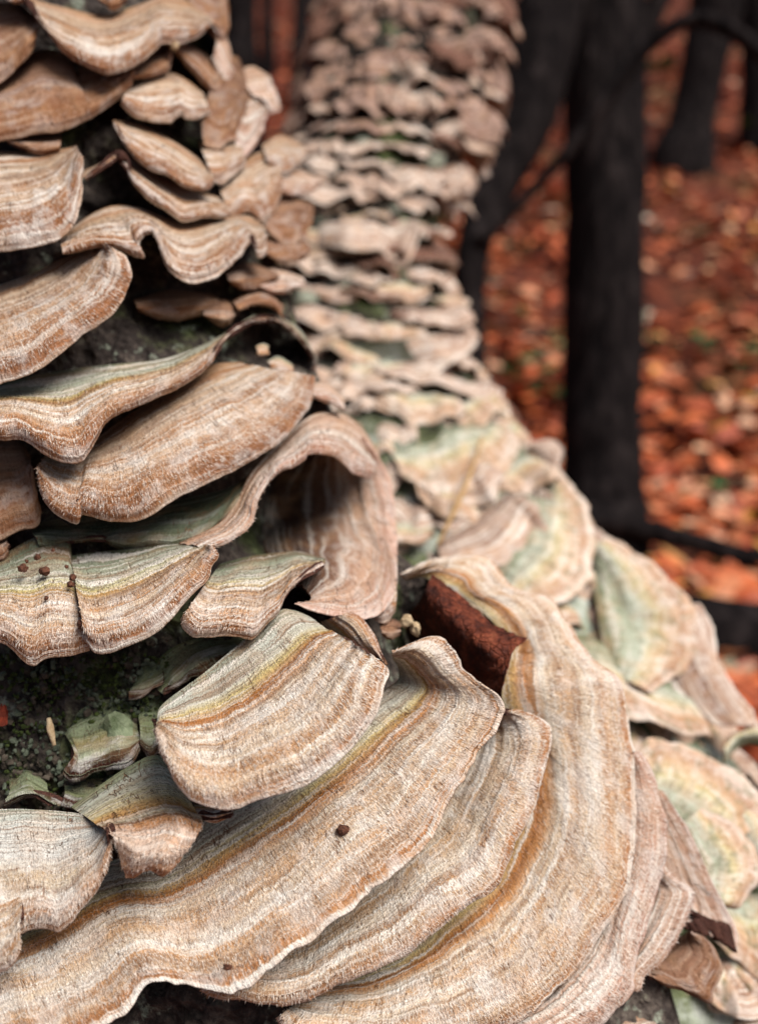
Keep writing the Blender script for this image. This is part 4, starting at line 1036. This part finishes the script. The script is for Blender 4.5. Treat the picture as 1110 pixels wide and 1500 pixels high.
# ------------------------------------------------------------------ leaf litter
def leaf_variant(k):
    r_ = random.Random(k)
    n = 7
    t = np.linspace(0, 1, n)
    lobes = k % 3 == 0
    wd = np.sin(t * math.pi) ** 0.8 * (0.30 + 0.06 * r_.random())
    if lobes: wd = wd * (1 + 0.35 * np.where(np.arange(n) % 2 == 0, 1, -1))
    wd[0] = wd[-1] = 0.01
    curl = r_.uniform(-0.9, 0.9); cup = r_.uniform(-0.6, 1.0)
    V = []
    for i in range(n):
        x = t[i] - 0.5
        zc = curl * x * x
        for s in (-1, -0.5, 0, 0.5, 1):
            V.append((x, s * wd[i], zc + cup * (s * wd[i]) ** 2 * 2 + r_.uniform(-0.02, 0.02)))
    f = grid_faces(n, 5)
    return np.array(V), f
VAR = [leaf_variant(k) for k in range(6)]
lm = [mesh_np('fallen_leaf', v * 0.085, f) for v, f in VAR]
for m_ in lm: m_.materials.append(M['leafobj'])
rl = random.Random(21)
placed = 0
spots = []
while len(spots) < 3400:
    yy = 1.2 + 9.0 * rl.random() ** 1.5
    xx = rl.uniform(-0.05, 0.50) * yy + rl.uniform(-0.2, 0.2)
    spots.append((yy, xx))
spots.sort()
near_spots = [s for s in spots if s[1] > 0.1 * s[0]][:290]
for yy, xx in near_spots:
    k = rl.randrange(6)
    o = bpy.data.objects.new('fallen_leaf', lm[k]); COL.objects.link(o)
    o.location = (xx, yy, float(gz(xx, yy)) + rl.uniform(0.01, 0.035))
    o.rotation_euler = (rl.uniform(-0.6, 0.6), rl.uniform(-0.6, 0.6), rl.uniform(0, 6.28))
    s = rl.uniform(0.7, 1.35); o.scale = (s, s, s)
    tag(o, 'orange-brown fallen leaf on the forest floor at the right', 'leaf', 'fallen leaves on the forest floor')
def litter(n):
    r_ = np.random.default_rng(3)
    yy = 0.9 + 26.0 * r_.random(3 * n) ** 1.7
    xx = (-0.75 + 1.5 * r_.random(3 * n)) * (yy + 0.6)
    keep = (vnoise(xx * 2.6, yy * 2.6, 17) * 0.6 + vnoise(xx * 0.8, yy * 0.8, 18) * 0.4) > 0.22 + 0.26 * r_.random(3 * n)
    xx, yy = xx[keep][:n], yy[keep][:n]; n = len(xx)
    zz = gz(xx, yy) + 0.004 + 0.03 * r_.random(n)
    rot = r_.random(n) * 6.28; s = 0.075 * (0.45 + 1.0 * r_.random(n))
    ta = (r_.random(n) - 0.5) * 1.3; tb = (r_.random(n) - 0.5) * 1.3
    bv = np.array([(-0.5, 0, 0), (-0.15, -0.26, 0.04), (0.2, -0.2, 0.03), (0.5, 0, 0.02), (0.2, 0.2, 0.05), (-0.15, 0.26, 0.06)])
    x = bv[:, 0][None] * s[:, None]; y = bv[:, 1][None] * s[:, None]; z = bv[:, 2][None] * s[:, None] * 2
    z = z + x * np.tan(ta)[:, None] * 0.7 + y * np.tan(tb)[:, None] * 0.7
    X = x * np.cos(rot)[:, None] - y * np.sin(rot)[:, None] + xx[:, None]
    Y = x * np.sin(rot)[:, None] + y * np.cos(rot)[:, None] + yy[:, None]
    V = np.stack([X, Y, z + zz[:, None]], -1).reshape(-1, 3)
    f0 = np.array([[0, 1, 5, 5], [1, 2, 4, 5], [2, 3, 4, 4]])
    Fq = np.concatenate([np.array([[0, 1, 5]]), np.array([[1, 4, 5]]), np.array([[1, 2, 4]]), np.array([[2, 3, 4]])])
    Fq = (Fq[None] + (np.arange(n) * 6)[:, None, None]).reshape(-1, 3)
    return mesh_np('leaf_litter', V, Fq, {'rnd': np.repeat(np.clip(r_.random(n) * 0.75 + 0.5 * (vnoise(xx * 1.4, yy * 1.4, 23) - 0.25), 0, 1), 6)}, False)
tag(link('leaf_litter', litter(46000), M['leafmass']), 'orange and russet leaf litter covering the forest floor', 'leaf litter', kind='stuff')

# small green herbs in the litter
def herb(label, px, py, d, size, seed, n=9):
    r_ = random.Random(seed)
    b = P(px, py, d); z0 = float(gz(b[0], b[1]))
    base = np.array((b[0], b[1], z0))
    root = empty('forest_herb', base)
    for k in range(n):
        a = r_.uniform(0, 6.28); ln = size * r_.uniform(0.6, 1.1); el = r_.uniform(0.3, 1.1)
        tip = np.array((math.cos(a) * math.cos(el), math.sin(a) * math.cos(el), math.sin(el))) * ln
        v, f = VAR[1 + k % 2]
        sx = np.array((math.cos(a), math.sin(a), 0.15)); sy = np.array((-math.sin(a), math.cos(a), 0)); sz = np.array((0, 0, 1.0))
        V = tip + (v[:, :1] + 0.3) * size * 0.8 * sx + v[:, 1:2] * size * 0.9 * sy + v[:, 2:] * size * 0.4 * sz
        link('leaf', mesh_np('leaf', V, f), M['herb'], root)
    st = link('stem', close_loop_tube('stem', tube(np.array([(0, 0, -0.01), (0, 0, size * 0.4), (0.005, 0, size * 0.8)]), 0.003, 5)), M['herb'], root)
    return tag(root, label, 'plant')
herb('green herb among the leaves between the leaning tree and the thick straight trunk', 750, 575, 3.0, 0.11, 1)
herb('green herb right of the thick straight trunk', 985, 552, 3.3, 0.10, 2)
herb('green herb by the right edge halfway up the leaf slope', 1092, 580, 3.2, 0.09, 3, 6)
herb('green tuft by the right edge below the far trunks', 1100, 272, 6.0, 0.20, 4)
herb('low green tuft at the foot of the far slanting trunk', 995, 242, 5.9, 0.14, 5, 6)
herb('green sprig at the left foot of the thick straight trunk', 818, 590, 2.9, 0.08, 6, 6)

herb('green herb right of the trunk foot, low on the slope', 1060, 690, 2.3, 0.07, 7, 6)
herb('small green sprig among the leaves right of the slender tree', 770, 420, 4.2, 0.10, 8, 6)
herb('small green tuft in the middle of the leaf slope', 1010, 400, 4.4, 0.10, 9, 6)
herb('yellow-green tuft in the upper gap between the two right trunks', 980, 130, 8.0, 0.26, 10, 8)
rw = random.Random(44)
for k in range(22):
    yy = rw.uniform(1.9, 6.5); xx = rw.uniform(0.12, 0.46) * yy
    a = rw.uniform(0, 3.14); ln = rw.uniform(0.12, 0.4)
    p0 = np.array((xx, yy, float(gz(xx, yy)) + 0.03)); q = np.array((xx + math.cos(a) * ln, yy + math.sin(a) * ln, 0)); q[2] = float(gz(q[0], q[1])) + 0.035
    m_ = (p0 + q) / 2 + np.array((rw.uniform(-0.03, 0.03), rw.uniform(-0.03, 0.03), 0.02))
    tag(tube_obj('fallen_twig', [p0, m_, q], [0.007, 0.006, 0.003], M['tree'], n=6, noise=0.2), 'dark thin twig lying among the fallen leaves', 'twig', 'twigs on the forest floor')
